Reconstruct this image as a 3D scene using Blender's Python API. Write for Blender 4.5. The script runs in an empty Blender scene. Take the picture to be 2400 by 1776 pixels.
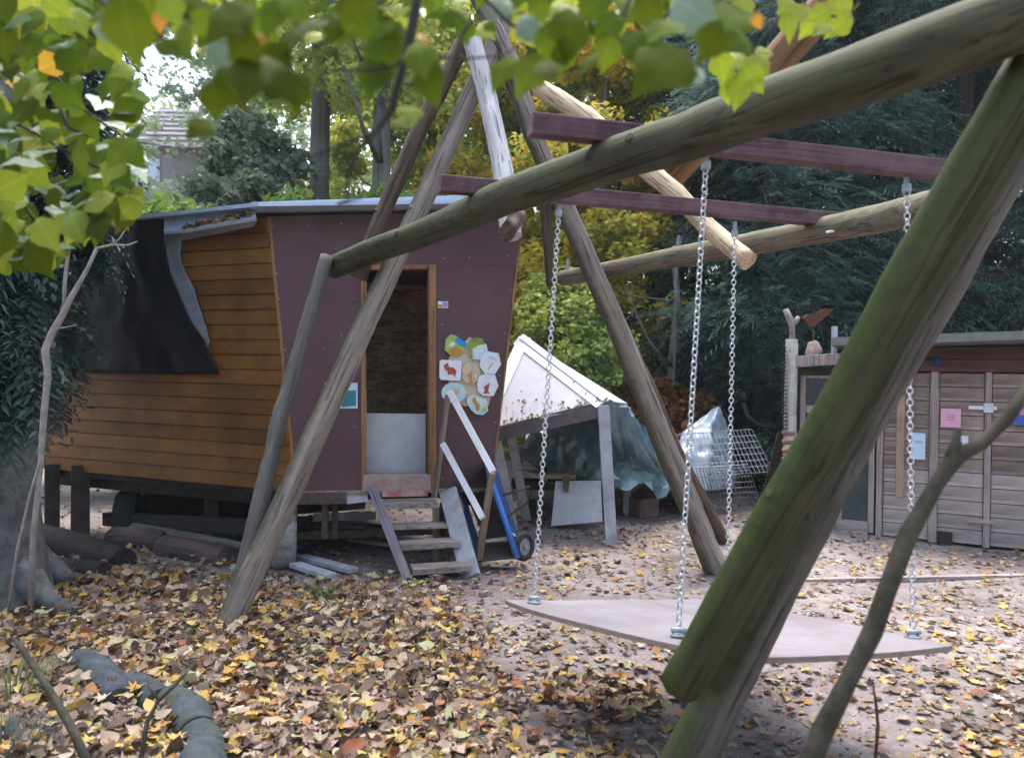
import bpy, math, random
import numpy as np
from mathutils import Vector, Matrix, noise as mnoise

random.seed(7)
RNG = np.random.default_rng(7)
scene = bpy.context.scene
COL = scene.collection
R = math.radians

# ------------------------------------------------------------------ camera
CAM_Z = 1.65
FPX = 1850.0
ROLL = R(1.0)
cam_d = bpy.data.cameras.new('camera')
cam_d.sensor_width = 36.0
cam_d.lens = 36.0 * FPX / 2400.0
cam_d.clip_start = 0.05
cam_d.clip_end = 900.0
cam_d.dof.use_dof = True
cam_d.dof.focus_distance = 6.0
cam_d.dof.aperture_fstop = 2.2
cam = bpy.data.objects.new('camera', cam_d)
COL.objects.link(cam)
F_ = Vector((0, 1, 0))
R_ = Vector((math.cos(ROLL), 0, math.sin(ROLL)))
U_ = Vector((-math.sin(ROLL), 0, math.cos(ROLL)))
cam.matrix_world = Matrix(((R_.x, U_.x, -F_.x, 0), (R_.y, U_.y, -F_.y, 0), (R_.z, U_.z, -F_.z, CAM_Z), (0, 0, 0, 1)))
scene.camera = cam

# ------------------------------------------------------------------ light
world = bpy.data.worlds.new('World')
scene.world = world
world.use_nodes = True
wn = world.node_tree
bg = wn.nodes['Background']
sky = wn.nodes.new('ShaderNodeTexSky')
sky.sky_type = 'NISHITA'
sky.sun_disc = False
SUN_EL, SUN_AZ = 72, 345          # azimuth clockwise from +Y
sky.sun_elevation = R(SUN_EL)
sky.sun_rotation = R(SUN_AZ)
sky.air_density = 1.0
sky.dust_density = 4.0
sky.ozone_density = 1.0
hs = wn.nodes.new('ShaderNodeHueSaturation')
hs.inputs['Saturation'].default_value = 0.85
wn.links.new(sky.outputs[0], hs.inputs['Color'])
wn.links.new(hs.outputs[0], bg.inputs['Color'])
bg.inputs['Strength'].default_value = 0.15
sd = bpy.data.lights.new('sun', 'SUN')
sd.energy = 0.9
sd.angle = R(32)
sd.color = (1.0, 0.98, 0.95)
sun = bpy.data.objects.new('sun', sd)
COL.objects.link(sun)
az, el = R(SUN_AZ), R(SUN_EL)
sdir = Vector((math.sin(az) * math.cos(el), math.cos(az) * math.cos(el), math.sin(el)))
sun.rotation_euler = sdir.to_track_quat('Z', 'Y').to_euler()
vs = scene.view_settings
vs.view_transform = 'Standard'
vs.look = 'None'
vs.gamma = 1.0
vs.use_curve_mapping = False
vs.exposure = 2.12

# ------------------------------------------------------------------ geometry helpers
def P(x, y, d):
    """the world point seen at photograph position (x, y), d metres in front of the camera"""
    return Vector((0, 0, CAM_Z)) + d * (F_ + (x - 1200) / FPX * R_ + (888 - y) / FPX * U_)

def GP(x, y, z=0.0):
    r = F_ + (x - 1200) / FPX * R_ + (888 - y) / FPX * U_
    t = (z - CAM_Z) / r.z
    return Vector((0, 0, CAM_Z)) + t * r

class Plane:
    def __init__(s, p, n):
        s.p = Vector(p); s.n = Vector(n).normalized()
        if s.n.y > 0: s.n = -s.n
    def depth(s, x, y):
        r = F_ + (x - 1200) / FPX * R_ + (888 - y) / FPX * U_
        return (s.p - Vector((0, 0, CAM_Z))).dot(s.n) / r.dot(s.n)
    def at(s, x, y, toward=0.0):
        return P(x, y, s.depth(x, y) - toward)

def to_px(v):
    d = v[1]
    q = Vector(v) - Vector((0, 0, CAM_Z))
    return 1200 + FPX * q.dot(R_) / d, 888 - FPX * q.dot(U_) / d

def ground_z(x, y):
    z = 0.03 * mnoise.noise(Vector((x * 0.7, y * 0.7, 1.3))) + 0.012 * mnoise.noise(Vector((x * 2.6, y * 2.6, 4.1)))
    z -= 0.17 * math.exp(-(((x - 1.0) / 0.85) ** 2 + ((y - 4.15) / 0.55) ** 2))
    if y > 12: z += (y - 12) * 0.012
    return z

WORLD = {}          # object -> world matrix

def put(o, parent, mw):
    COL.objects.link(o)
    WORLD[o.name] = mw.copy()
    if parent is not None:
        o.parent = parent
        o.matrix_basis = WORLD[parent.name].inverted() @ mw
    else:
        o.matrix_basis = mw
    return o

def tag(o, label=None, cat=None, group=None, kind=None):
    if label: o['label'] = label
    if cat: o['category'] = cat
    if group: o['group'] = group
    if kind: o['kind'] = kind
    return o

def thing(name, loc, label, cat, group=None):
    o = bpy.data.objects.new(name, None)
    o.empty_display_size = 0.1
    put(o, None, Matrix.Translation(Vector(loc)))
    return tag(o, label, cat, group)

class MB:
    def __init__(s): s.v = []; s.f = []
    def add(s, vs, fs):
        o = len(s.v); s.v += [Vector(p) for p in vs]; s.f += [[i + o for i in f] for f in fs]; return s
    def box8(s, c):
        return s.add(c, [[0, 3, 2, 1], [4, 5, 6, 7], [0, 1, 5, 4], [1, 2, 6, 5], [2, 3, 7, 6], [3, 0, 4, 7]])
    def box(s, c, sx, sy, sz, m=None):
        c = Vector(c); q = []
        for dz in (-.5, .5):
            for dx, dy in ((-.5, -.5), (.5, -.5), (.5, .5), (-.5, .5)):
                w = Vector((dx * sx, dy * sy, dz * sz))
                q.append(c + (m @ w if m else w))
        return s.box8(q)
    def prism(s, pts, vec):
        n = len(pts); vec = Vector(vec); pts = [Vector(p) for p in pts]
        s.add(pts + [p + vec for p in pts], [list(range(n)), list(range(2 * n - 1, n - 1, -1))] +
              [[i, i + n, (i + 1) % n + n, (i + 1) % n] for i in range(n)])
        return s
    def beam(s, a, b, w, h, up=(0, 0, 1)):
        a = Vector(a); b = Vector(b); d = (b - a).normalized()
        side = d.cross(Vector(up)).normalized(); u = side.cross(d).normalized()
        q = []
        for p in (a, b):
            for i, j in ((-.5, -.5), (.5, -.5), (.5, .5), (-.5, .5)):
                q.append(p + side * (i * w) + u * (j * h))
        return s.box8(q)
    def tube(s, pts, rad, n=8, bump=0.0, cap=True):
        pts = [Vector(p) for p in pts]
        if not hasattr(rad, '__len__'): rad = [rad] * len(pts)
        o = len(s.v); d0 = (pts[1] - pts[0]).normalized()
        ref = Vector((0, 0, 1)) if abs(d0.z) < .9 else Vector((1, 0, 0))
        for k, p in enumerate(pts):
            d = (pts[min(k + 1, len(pts) - 1)] - pts[max(k - 1, 0)]).normalized()
            a = d.cross(ref).normalized(); b = a.cross(d).normalized()
            for i in range(n):
                t = 2 * math.pi * i / n
                rr = rad[k]
                w = a * math.cos(t) + b * math.sin(t)
                if bump: rr *= 1 + bump * mnoise.noise((p + w * rad[k]) * 5.0) + bump * .6 * mnoise.noise((p + w * rad[k] * 2) * 14)
                s.v.append(p + w * rr)
        for k in range(len(pts) - 1):
            for i in range(n):
                j = (i + 1) % n
                s.f.append([o + k * n + i, o + k * n + j, o + (k + 1) * n + j, o + (k + 1) * n + i])
        if cap:
            s.f.append([o + i for i in range(n)][::-1])
            s.f.append([o + (len(pts) - 1) * n + i for i in range(n)])
        return s
    def build(s, name, mat, parent=None, origin=None, smooth=False, bevel=0.0):
        if origin is None:
            if parent is not None: origin = WORLD[parent.name].translation
            else:
                lo = Vector([min(p[i] for p in s.v) for i in range(3)]); hi = Vector([max(p[i] for p in s.v) for i in range(3)])
                origin = Vector(((lo.x + hi.x) / 2, (lo.y + hi.y) / 2, lo.z))
        me = bpy.data.meshes.new(name)
        me.from_pydata([p - origin for p in s.v], [], s.f)
        me.materials.append(mat)
        o = bpy.data.objects.new(name, me)
        fix_normals(me)
        if smooth:
            me.polygons.foreach_set('use_smooth', [len(p.vertices) <= 4 for p in me.polygons])
        put(o, parent, Matrix.Translation(origin))
        if bevel:
            b = o.modifiers.new('bevel', 'BEVEL'); b.width = bevel; b.segments = 2; b.limit_method = 'ANGLE'; b.angle_limit = R(50)
        return o

import bmesh
def fix_normals(me):
    bm = bmesh.new(); bm.from_mesh(me)
    bmesh.ops.recalc_face_normals(bm, faces=bm.faces)
    bm.to_mesh(me); bm.free()

def np_mesh(name, V, Fc, mat, smooth=False):
    V = np.asarray(V, dtype=np.float32); Fc = np.asarray(Fc, dtype=np.int32)
    k = Fc.shape[1]
    me = bpy.data.meshes.new(name)
    me.vertices.add(len(V)); me.vertices.foreach_set('co', V.ravel())
    me.loops.add(Fc.size); me.loops.foreach_set('vertex_index', Fc.ravel())
    me.polygons.add(len(Fc)); me.polygons.foreach_set('loop_start', np.arange(0, Fc.size, k, dtype=np.int32))
    if smooth: me.polygons.foreach_set('use_smooth', np.ones(len(Fc), dtype=bool))
    me.update(calc_edges=True)
    if mat: me.materials.append(mat)
    return me

def wavy(a, b, n, amp, seed=0):
    """n+1 points from a to b, wandering a little as a grown pole does"""
    a = Vector(a); b = Vector(b); out = []
    d = (b - a).normalized(); s1 = d.cross(Vector((0, 1, 0.1))).normalized(); s2 = d.cross(s1)
    for i in range(n + 1):
        t = i / n; e = math.sin(math.pi * min(1, max(0, t))) * .5 + .5
        out.append(a.lerp(b, t) + (s1 * mnoise.noise(Vector((t * 3, seed, 0))) + s2 * mnoise.noise(Vector((t * 3, seed, 9)))) * amp * e)
    return out

# ------------------------------------------------------------------ materials
def ramp(nt, stops, interp='LINEAR'):
    r = nt.nodes.new('ShaderNodeValToRGB'); cr = r.color_ramp; cr.interpolation = interp
    while len(cr.elements) < len(stops): cr.elements.new(0.5)
    for e, (p, c) in zip(cr.elements, stops): e.position = p; e.color = (*c, 1)
    return r

def new_mat(name, rough=0.8, spec=0.3, metal=0.0):
    m = bpy.data.materials.new(name); m.use_nodes = True
    b = m.node_tree.nodes['Principled BSDF']
    b.inputs['Roughness'].default_value = rough
    b.inputs['Specular IOR Level'].default_value = spec
    b.inputs['Metallic'].default_value = metal
    return m, m.node_tree, b

def coords(nt, scale=(1, 1, 1), kind='Object'):
    tc = nt.nodes.new('ShaderNodeTexCoord'); mp = nt.nodes.new('ShaderNodeMapping')
    mp.inputs['Scale'].default_value = scale
    nt.links.new(tc.outputs[kind], mp.inputs['Vector'])
    return mp.outputs[0]

def noise_tex(nt, vec, scale, detail=4, rough=0.55):
    n = nt.nodes.new('ShaderNodeTexNoise'); n.inputs['Scale'].default_value = scale
    n.inputs['Detail'].default_value = detail; n.inputs['Roughness'].default_value = rough
    nt.links.new(vec, n.inputs['Vector'])
    return n.outputs['Fac']

def mixc(nt, fac, a, b, mode='MIX'):
    m = nt.nodes.new('ShaderNodeMix'); m.data_type = 'RGBA'; m.blend_type = mode
    for s, v in ((m.inputs[0], fac), (m.inputs[6], a), (m.inputs[7], b)):
        if hasattr(v, 'is_linked'): nt.links.new(v, s)
        elif isinstance(v, (int, float)): s.default_value = v
        else: s.default_value = (*v, 1)
    return m.outputs[2]

def bump(nt, b, h, strength=0.3, dist=0.01):
    n = nt.nodes.new('ShaderNodeBump'); n.inputs['Strength'].default_value = strength; n.inputs['Distance'].default_value = dist
    nt.links.new(h, n.inputs['Height']); nt.links.new(n.outputs[0], b.inputs['Normal'])

def math_n(nt, op, a, b=0.0, clamp=False):
    n = nt.nodes.new('ShaderNodeMath'); n.operation = op; n.use_clamp = clamp
    for s, v in ((n.inputs[0], a), (n.inputs[1], b)):
        if hasattr(v, 'is_linked'): nt.links.new(v, s)
        else: s.default_value = v
    return n.outputs[0]

def mat_plain(name, c, c2=None, rough=0.8, scale=6, spec=0.3, metal=0.0, bs=0.15, pos=(0.35, 0.68), dirt=None, dirt_amt=0.5):
    m, nt, b = new_mat(name, rough, spec, metal)
    v = coords(nt)
    c2 = c2 or tuple(x * 0.72 for x in c)
    n = noise_tex(nt, v, scale, 5, 0.6)
    r = ramp(nt, [(pos[0], c2), (pos[1], c)])
    nt.links.new(n, r.inputs[0]); out = r.outputs[0]
    if dirt:
        n2 = noise_tex(nt, v, scale * 0.37, 8, 0.72)
        r2 = ramp(nt, [(0.48, (0, 0, 0)), (0.62, (dirt_amt,) * 3)])
        nt.links.new(n2, r2.inputs[0])
        out = mixc(nt, r2.outputs[0], out, dirt)
    nt.links.new(out, b.inputs['Base Color'])
    n3 = noise_tex(nt, v, scale * 9, 3)
    bump(nt, b, n3, bs, 0.004)
    return m

def mat_wood(name, c, c2, axis='X', scale=1.0, rough=0.75, moss=None, moss_amt=0.6, stripe=0.5, weather=None, spec=0.25, vary=0.0, moss_dir=(-0.55, -0.1, 0.8)):
    """weathered wood whose grain runs along a local axis"""
    m, nt, b = new_mat(name, rough, spec)
    st = {'X': (1.2, 18, 18), 'Y': (18, 1.2, 18), 'Z': (18, 18, 1.2), 'N': (7, 7, 7)}[axis]
    v = coords(nt, tuple(x * scale for x in st))
    grain = noise_tex(nt, v, 1.0, 6, 0.65)
    vc = coords(nt, tuple(x * scale * (3.2 if x > 5 else 1.3) for x in st))
    crk = noise_tex(nt, vc, 1.0, 4, 0.6)
    rck = ramp(nt, [(0.39, (0.28,) * 3), (0.46, (1, 1, 1))]); nt.links.new(crk, rck.inputs[0])
    v2 = coords(nt, (scale,) * 3)
    big = noise_tex(nt, v2, 2.2, 6, 0.65)
    r = ramp(nt, [(0.3, c2), (0.62, c)]); nt.links.new(grain, r.inputs[0])
    out = r.outputs[0]
    r3 = ramp(nt, [(0.35, (1 - stripe,) * 3), (0.65, (1, 1, 1))]); nt.links.new(big, r3.inputs[0])
    out = mixc(nt, 1.0, out, r3.outputs[0], 'MULTIPLY')
    if axis != 'N': out = mixc(nt, 0.8, out, rck.outputs[0], 'MULTIPLY')
    if weather:
        rw = ramp(nt, [(0.42, (0, 0, 0)), (0.66, (1, 1, 1))]); nt.links.new(noise_tex(nt, v2, 4.7, 7, 0.7), rw.inputs[0])
        out = mixc(nt, rw.outputs[0], out, weather)
    if vary:
        oi = nt.nodes.new('ShaderNodeObjectInfo')
        rv = ramp(nt, [(0, (1 - vary,) * 3), (1, (1 + vary * .3,) * 3)]); nt.links.new(oi.outputs['Random'], rv.inputs[0])
        out = mixc(nt, 1.0, out, rv.outputs[0], 'MULTIPLY')
    if moss:
        g = nt.nodes.new('ShaderNodeNewGeometry'); dp = nt.nodes.new('ShaderNodeVectorMath'); dp.operation = 'DOT_PRODUCT'
        nt.links.new(g.outputs['Normal'], dp.inputs[0]); dp.inputs[1].default_value = moss_dir
        nz = noise_tex(nt, v2, 3.1, 8, 0.7)
        s = math_n(nt, 'ADD', math_n(nt, 'MULTIPLY', dp.outputs['Value'], 0.42), math_n(nt, 'MULTIPLY', nz, 1.1))
        rm = ramp(nt, [(0.55, (0, 0, 0)), (0.85, (moss_amt,) * 3)]); nt.links.new(s, rm.inputs[0])
        nm = noise_tex(nt, v2, 22, 4, 0.7)
        rc = ramp(nt, [(0.3, tuple(x * .5 for x in moss)), (0.7, moss)]); nt.links.new(nm, rc.inputs[0])
        out = mixc(nt, rm.outputs[0], out, rc.outputs[0])
    nt.links.new(out, b.inputs['Base Color'])
    bump(nt, b, math_n(nt, 'ADD', grain, math_n(nt, 'MULTIPLY', crk, 0.9)), 0.55, 0.008)
    return m

def mat_leafy(name, stops, use='island', trans=0.35, rough=0.55, clump=None, interp='CONSTANT', gloss=0.3):
    """leaves: diffuse, partly translucent, each leaf with a colour of its own"""
    m, nt, b = new_mat(name, rough, gloss)
    if use == 'island':
        src = nt.nodes.new('ShaderNodeNewGeometry').outputs['Random Per Island']
    else:
        src = nt.nodes.new('ShaderNodeObjectInfo').outputs['Random']
    if clump:
        v = coords(nt)
        n = noise_tex(nt, v, clump, 2, 0.5)
        src = math_n(nt, 'ADD', math_n(nt, 'MULTIPLY', src, 0.45), math_n(nt, 'SUBTRACT', math_n(nt, 'MULTIPLY', n, 1.7), 0.55), True)
    r = ramp(nt, stops, interp); nt.links.new(src, r.inputs[0])
    v2 = coords(nt)
    nz = noise_tex(nt, v2, 40, 3)
    rr = ramp(nt, [(0.3, (0.72,) * 3), (0.65, (1.05,) * 3)]); nt.links.new(nz, rr.inputs[0])
    out = mixc(nt, 1.0, r.outputs[0], rr.outputs[0], 'MULTIPLY')
    nt.links.new(out, b.inputs['Base Color'])
    if trans:
        t = nt.nodes.new('ShaderNodeBsdfTranslucent'); nt.links.new(out, t.inputs['Color'])
        mx = nt.nodes.new('ShaderNodeMixShader'); mx.inputs[0].default_value = trans
        nt.links.new(b.outputs[0], mx.inputs[1]); nt.links.new(t.outputs[0], mx.inputs[2])
        nt.links.new(mx.outputs[0], nt.nodes['Material Output'].inputs['Surface'])
    return m

def add_veins(m):
    """midrib and slanting side veins, in the leaf's own coordinates"""
    nt = m.node_tree; b = nt.nodes['Principled BSDF']
    tc = nt.nodes.new('ShaderNodeTexCoord'); sp = nt.nodes.new('ShaderNodeSeparateXYZ'); nt.links.new(tc.outputs['Object'], sp.inputs[0])
    ax = math_n(nt, 'ABSOLUTE', sp.outputs['X'])
    ph = math_n(nt, 'SUBTRACT', sp.outputs['Y'], math_n(nt, 'MULTIPLY', ax, 0.75))
    sv = math_n(nt, 'ABSOLUTE', math_n(nt, 'SINE', math_n(nt, 'MULTIPLY', ph, 11.0)))
    r1 = ramp(nt, [(0.0, (1, 1, 1)), (0.16, (0, 0, 0))]); nt.links.new(sv, r1.inputs[0])
    r2 = ramp(nt, [(0.015, (1, 1, 1)), (0.05, (0, 0, 0))]); nt.links.new(ax, r2.inputs[0])
    v = math_n(nt, 'MAXIMUM', math_n(nt, 'MULTIPLY', r1.outputs[0], 0.55), r2.outputs[0])
    src = b.inputs['Base Color'].links[0].from_socket
    n = noise_tex(nt, tc.outputs['Object'], 2.2, 5, 0.6)
    rs = ramp(nt, [(0.4, (0, 0, 0)), (0.7, (.7,) * 3)]); nt.links.new(n, rs.inputs[0])
    c0 = mixc(nt, rs.outputs[0], src, mixc(nt, 1.0, src, (1.35, 1.0, .8), 'MULTIPLY'))
    c = mixc(nt, math_n(nt, 'MULTIPLY', v, 0.5), c0, mixc(nt, 1.0, src, (1.7, 1.6, 1.7), 'MULTIPLY'))
    for l in list(nt.links):
        if l.from_socket == src and l.to_node.type in ('BSDF_TRANSLUCENT',): nt.links.new(c, l.to_socket)
    nt.links.new(c, b.inputs['Base Color'])

M = {}
# ground
def ground_mat():
    m, nt, b = new_mat('soil', 0.95, 0.15)
    v = coords(nt)
    n1 = noise_tex(nt, v, 0.9, 8, 0.65); n2 = noise_tex(nt, v, 9, 6, 0.7); n3 = noise_tex(nt, v, 60, 3, 0.6)
    r = ramp(nt, [(0.3, (0.15, 0.122, 0.115)), (0.5, (0.235, 0.203, 0.197)), (0.7, (0.31, 0.275, 0.27))]); nt.links.new(n1, r.inputs[0])
    r2 = ramp(nt, [(0.32, (0.62,) * 3), (0.62, (1.06,) * 3)]); nt.links.new(n2, r2.inputs[0])
    o = mixc(nt, 1.0, r.outputs[0], r2.outputs[0], 'MULTIPLY')
    nt.links.new(o, b.inputs['Base Color'])
    bump(nt, b, math_n(nt, 'ADD', n2, math_n(nt, 'MULTIPLY', n3, 0.4)), 0.6, 0.03)
    return m
M['soil'] = ground_mat()
LITTER = [(0.0, (0.27, 0.185, 0.125)), (0.15, (0.43, 0.33, 0.23)), (0.27, (0.43, 0.27, 0.06)), (0.36, (0.36, 0.27, 0.21)),
          (0.46, (0.13, 0.085, 0.062)), (0.58, (0.36, 0.17, 0.06)), (0.65, (0.50, 0.37, 0.12)), (0.73, (0.22, 0.145, 0.115)),
          (0.84, (0.075, 0.052, 0.043)), (0.91, (0.36, 0.36, 0.20)), (0.95, (0.31, 0.105, 0.045)), (0.975, (0.50, 0.43, 0.33))]
M['litter'] = mat_leafy('fallen_leaves', LITTER, 'island', 0.15, 0.7)
M['litter_one'] = mat_leafy('fallen_leaf', LITTER, 'object', 0.15, 0.7)
YEL = (0.0, 0)
M['log_green'] = mat_wood('algae_log', (0.088, 0.082, 0.047), (0.032, 0.031, 0.018), 'Z', 0.9, moss=(0.052, 0.064, 0.022), moss_amt=0.75, stripe=0.45, moss_dir=(-.2, -.2, .9))
M['log_tan'] = mat_wood('weathered_log', (0.21, 0.175, 0.125), (0.095, 0.08, 0.056), 'Z', 0.9, moss=(0.115, 0.12, 0.06), moss_amt=0.55, stripe=0.3, moss_dir=(-.3, 0, .6))
M['log_moss'] = mat_wood('mossy_log', (0.070, 0.070, 0.034), (0.030, 0.030, 0.016), 'Z', 0.9, moss=(0.046, 0.068, 0.013), moss_amt=0.9, stripe=0.45, moss_dir=(-1.05, .55, -.1))
M['log_moss2'] = mat_wood('grey_mossy_log', (0.16, 0.145, 0.12), (0.055, 0.05, 0.04), 'Z', 0.9, moss=(0.045, 0.06, 0.018), moss_amt=0.85, stripe=0.5, moss_dir=(-1, 0, .2))  # lit right edge painted in as the pale base, moss tint kept left
M['pole_grey'] = mat_wood('grey_pole', (0.19, 0.18, 0.17), (0.08, 0.076, 0.072), 'Z', 1.0, stripe=0.4, weather=(0.12, 0.115, 0.095))
M['pole_tan'] = mat_wood('tan_pole', (0.33, 0.28, 0.235), (0.17, 0.14, 0.115), 'Z', 1.0, stripe=0.3, moss=(0.085, 0.088, 0.055), moss_amt=0.9, moss_dir=(-1.25, .2, -.1))  # left-facing half turns a darker grey-green
M['pole_brown'] = mat_wood('brown_pole', (0.16, 0.105, 0.075), (0.07, 0.048, 0.036), 'Z', 1.0, stripe=0.4)
M['pole_white'] = mat_wood('bleached_pole', (0.62, 0.60, 0.60), (0.40, 0.37, 0.36), 'Z', 1.0, stripe=0.2)
M['pole_pale'] = mat_wood('peeled_pole', (0.66, 0.54, 0.36), (0.46, 0.33, 0.2), 'Z', 1.0, stripe=0.2)
M['pole_orange'] = mat_wood('orange_brown_pole', (0.30, 0.17, 0.085), (0.16, 0.085, 0.045), 'Z', 1.0, stripe=0.3)
M['beam_maroon'] = mat_wood('maroon_beam', (0.115, 0.052, 0.062), (0.06, 0.026, 0.032), 'Z', 1.0, rough=0.5, stripe=0.3, weather=(0.14, 0.08, 0.085))
M['ply_maroon'] = mat_plain('maroon_plywood', (0.112, 0.056, 0.062), (0.086, 0.042, 0.047), 0.62, 1.6, 0.35, bs=0.12, dirt=(0.15, 0.10, 0.105), dirt_amt=0.45)
M['siding'] = mat_wood('varnished_siding', (0.33, 0.142, 0.032), (0.20, 0.078, 0.017), 'N', 0.5, rough=0.5, stripe=0.45, vary=0.3)
M['frame_wood'] = mat_wood('orange_frame_wood', (0.36, 0.19, 0.085), (0.22, 0.105, 0.045), 'Z', 1.0, stripe=0.25)
M['sill_wood'] = mat_plain('worn_sill', (0.42, 0.33, 0.29), (0.28, 0.2, 0.17), 0.8, 9)
M['red_paint'] = mat_plain('faded_red_paint', (0.42, 0.10, 0.10), (0.48, 0.34, 0.31), 0.7, 14)
M['grey_board'] = mat_plain('grey_board', (0.50, 0.52, 0.55), (0.36, 0.375, 0.40), 0.7, 1.6, bs=0.06, dirt=(0.20, 0.17, 0.15), dirt_amt=0.5)
M['straw'] = mat_wood('straw_wall', (0.50, 0.34, 0.19), (0.22, 0.14, 0.07), 'X', 1.0, rough=0.95, stripe=0.5)
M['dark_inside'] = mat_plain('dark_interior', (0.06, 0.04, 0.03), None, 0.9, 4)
M['roof_metal'] = mat_plain('roof_sheet', (0.50, 0.58, 0.70), (0.42, 0.49, 0.60), 0.45, 3, 0.5, 0.2, bs=0.05)
M['flashing'] = mat_plain('grey_flashing', (0.34, 0.34, 0.36), (0.22, 0.22, 0.24), 0.5, 5, 0.5, 0.3)
M['black_tarp'] = mat_plain('black_tarp', (0.006, 0.008, 0.009), (0.003, 0.004, 0.005), 0.6, 6, 0.22)
M['tarp_lining'] = mat_plain('grey_tarp_lining', (0.20, 0.23, 0.25), (0.12, 0.14, 0.15), 0.7, 9)
M['black_wood'] = mat_plain('dark_timber', (0.05, 0.04, 0.034), (0.022, 0.018, 0.016), 0.85, 7)
M['rust'] = mat_plain('rusty_iron', (0.12, 0.085, 0.07), (0.05, 0.04, 0.035), 0.8, 14)
M['tyre'] = mat_plain('dusty_tyre', (0.34, 0.32, 0.30), (0.14, 0.13, 0.12), 0.9, 9)
M['black_tyre'] = mat_plain('black_tyre', (0.035, 0.035, 0.038), None, 0.85, 9)
M['rim'] = mat_plain('grey_rim', (0.32, 0.33, 0.35), None, 0.5, 9)
M['step_wood'] = mat_wood('weathered_step', (0.43, 0.36, 0.33), (0.25, 0.2, 0.18), 'X', 1.0, stripe=0.35)
M['stringer'] = mat_wood('grey_mauve_stringer', (0.33, 0.30, 0.34), (0.20, 0.18, 0.2), 'Z', 1.0, stripe=0.3)
M['white_rail'] = mat_plain('white_paint', (0.72, 0.73, 0.75), (0.58, 0.59, 0.62), 0.5, 12)
M['post_wood'] = mat_wood('bare_post', (0.36, 0.27, 0.21), (0.2, 0.14, 0.11), 'Z', 1.0, stripe=0.3)
M['blue_paint'] = mat_plain('blue_paint', (0.035, 0.17, 0.55), (0.03, 0.13, 0.42), 0.4, 8, 0.5)
M['dark_blue'] = mat_plain('dark_blue_panel', (0.018, 0.055, 0.15), (0.012, 0.035, 0.10), 0.6, 4)
M['tub_dark'] = mat_plain('dark_tub', (0.045, 0.035, 0.035), None, 0.8, 5)
M['galv'] = mat_plain('galvanised_steel', (0.62, 0.64, 0.66), (0.48, 0.5, 0.52), 0.4, 20, 0.5, 0.7, bs=0.1)
M['zinc_dull'] = mat_plain('dull_zinc', (0.36, 0.40, 0.42), (0.26, 0.3, 0.32), 0.5, 20, 0.5, 0.4)
M['swing_board'] = mat_wood('swing_board', (0.285, 0.262, 0.29), (0.205, 0.188, 0.205), 'N', 0.6, rough=0.75, stripe=0.3, weather=(0.20, 0.178, 0.185))
M['swing_edge'] = mat_plain('board_edge', (0.24, 0.19, 0.15), None, 0.85, 20)
M['white_sheet'] = mat_plain('white_roof_sheet', (0.58, 0.59, 0.66), (0.52, 0.53, 0.60), 0.5, 2, 0.4, bs=0.04, dirt=(0.24, 0.2, 0.19), dirt_amt=0.35)
M['white_trim'] = mat_plain('white_trim', (0.80, 0.82, 0.84), (0.72, 0.74, 0.77), 0.45, 4)
M['leg_grey'] = mat_plain('grey_white_leg', (0.50, 0.52, 0.57), (0.34, 0.35, 0.39), 0.7, 7, dirt=(0.2, 0.17, 0.17), dirt_amt=0.6)
M['crossbar'] = mat_plain('mauve_grey_bar', (0.17, 0.155, 0.17), (0.11, 0.1, 0.11), 0.7, 6)
M['teal_tarp'] = mat_plain('teal_tarp', (0.15, 0.245, 0.27), (0.055, 0.11, 0.125), 0.2, 2.4, 1.0, bs=0.3)
M['clear_tarp'] = mat_plain('pale_blue_sheet', (0.36, 0.43, 0.50), (0.2, 0.26, 0.3), 0.3, 4, 0.6)
M['tan_board'] = mat_wood('tan_board', (0.46, 0.36, 0.24), (0.3, 0.22, 0.14), 'X', 1.0, stripe=0.2)
M['white_panel'] = mat_plain('dirty_white_panel', (0.62, 0.63, 0.66), (0.48, 0.48, 0.5), 0.6, 3, dirt=(0.34, 0.27, 0.24), dirt_amt=0.7)
M['block'] = mat_plain('brown_block', (0.20, 0.145, 0.13), (0.12, 0.085, 0.075), 0.9, 10)
M['stone'] = mat_plain('tan_stone', (0.30, 0.25, 0.19), (0.16, 0.13, 0.10), 0.9, 5, bs=0.4)
M['edge_stone'] = mat_plain('grey_worn_stone', (0.075, 0.088, 0.108), (0.035, 0.042, 0.05), 0.85, 16, 0.15, bs=1.0, dirt=(0.06, 0.075, 0.045), dirt_amt=0.7)
M['wire'] = mat_plain('galvanised_wire', (0.30, 0.32, 0.37), None, 0.6, 20, 0.4, 0.2)
M['shed_plank'] = mat_wood('shed_plank', (0.42, 0.325, 0.28), (0.21, 0.15, 0.12), 'X', 1.0, stripe=0.4, vary=0.35)
M['shed_low'] = mat_wood('pale_shed_plank', (0.50, 0.425, 0.395), (0.33, 0.27, 0.245), 'X', 1.0, stripe=0.3, vary=0.2)
M['shed_dark'] = mat_wood('red_brown_plank', (0.13, 0.055, 0.04), (0.06, 0.026, 0.02), 'X', 1.0, stripe=0.4, vary=0.2)
M['shed_post'] = mat_wood('grey_shed_post', (0.42, 0.35, 0.32), (0.27, 0.21, 0.19), 'Z', 1.0, stripe=0.3)
M['felt'] = mat_plain('grey_felt_edge', (0.18, 0.185, 0.17), (0.13, 0.14, 0.12), 0.9, 12)
M['glass_dark'] = mat_plain('dark_pane', (0.05, 0.055, 0.065), (0.035, 0.04, 0.05), 0.22, 2, 0.5, bs=0.0)
M['net'] = mat_plain('dark_netting', (0.065, 0.08, 0.08), (0.035, 0.045, 0.045), 0.7, 6)
M['birch'] = mat_plain('white_bark', (0.56, 0.56, 0.52), (0.40, 0.38, 0.33), 0.8, 14)
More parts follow.
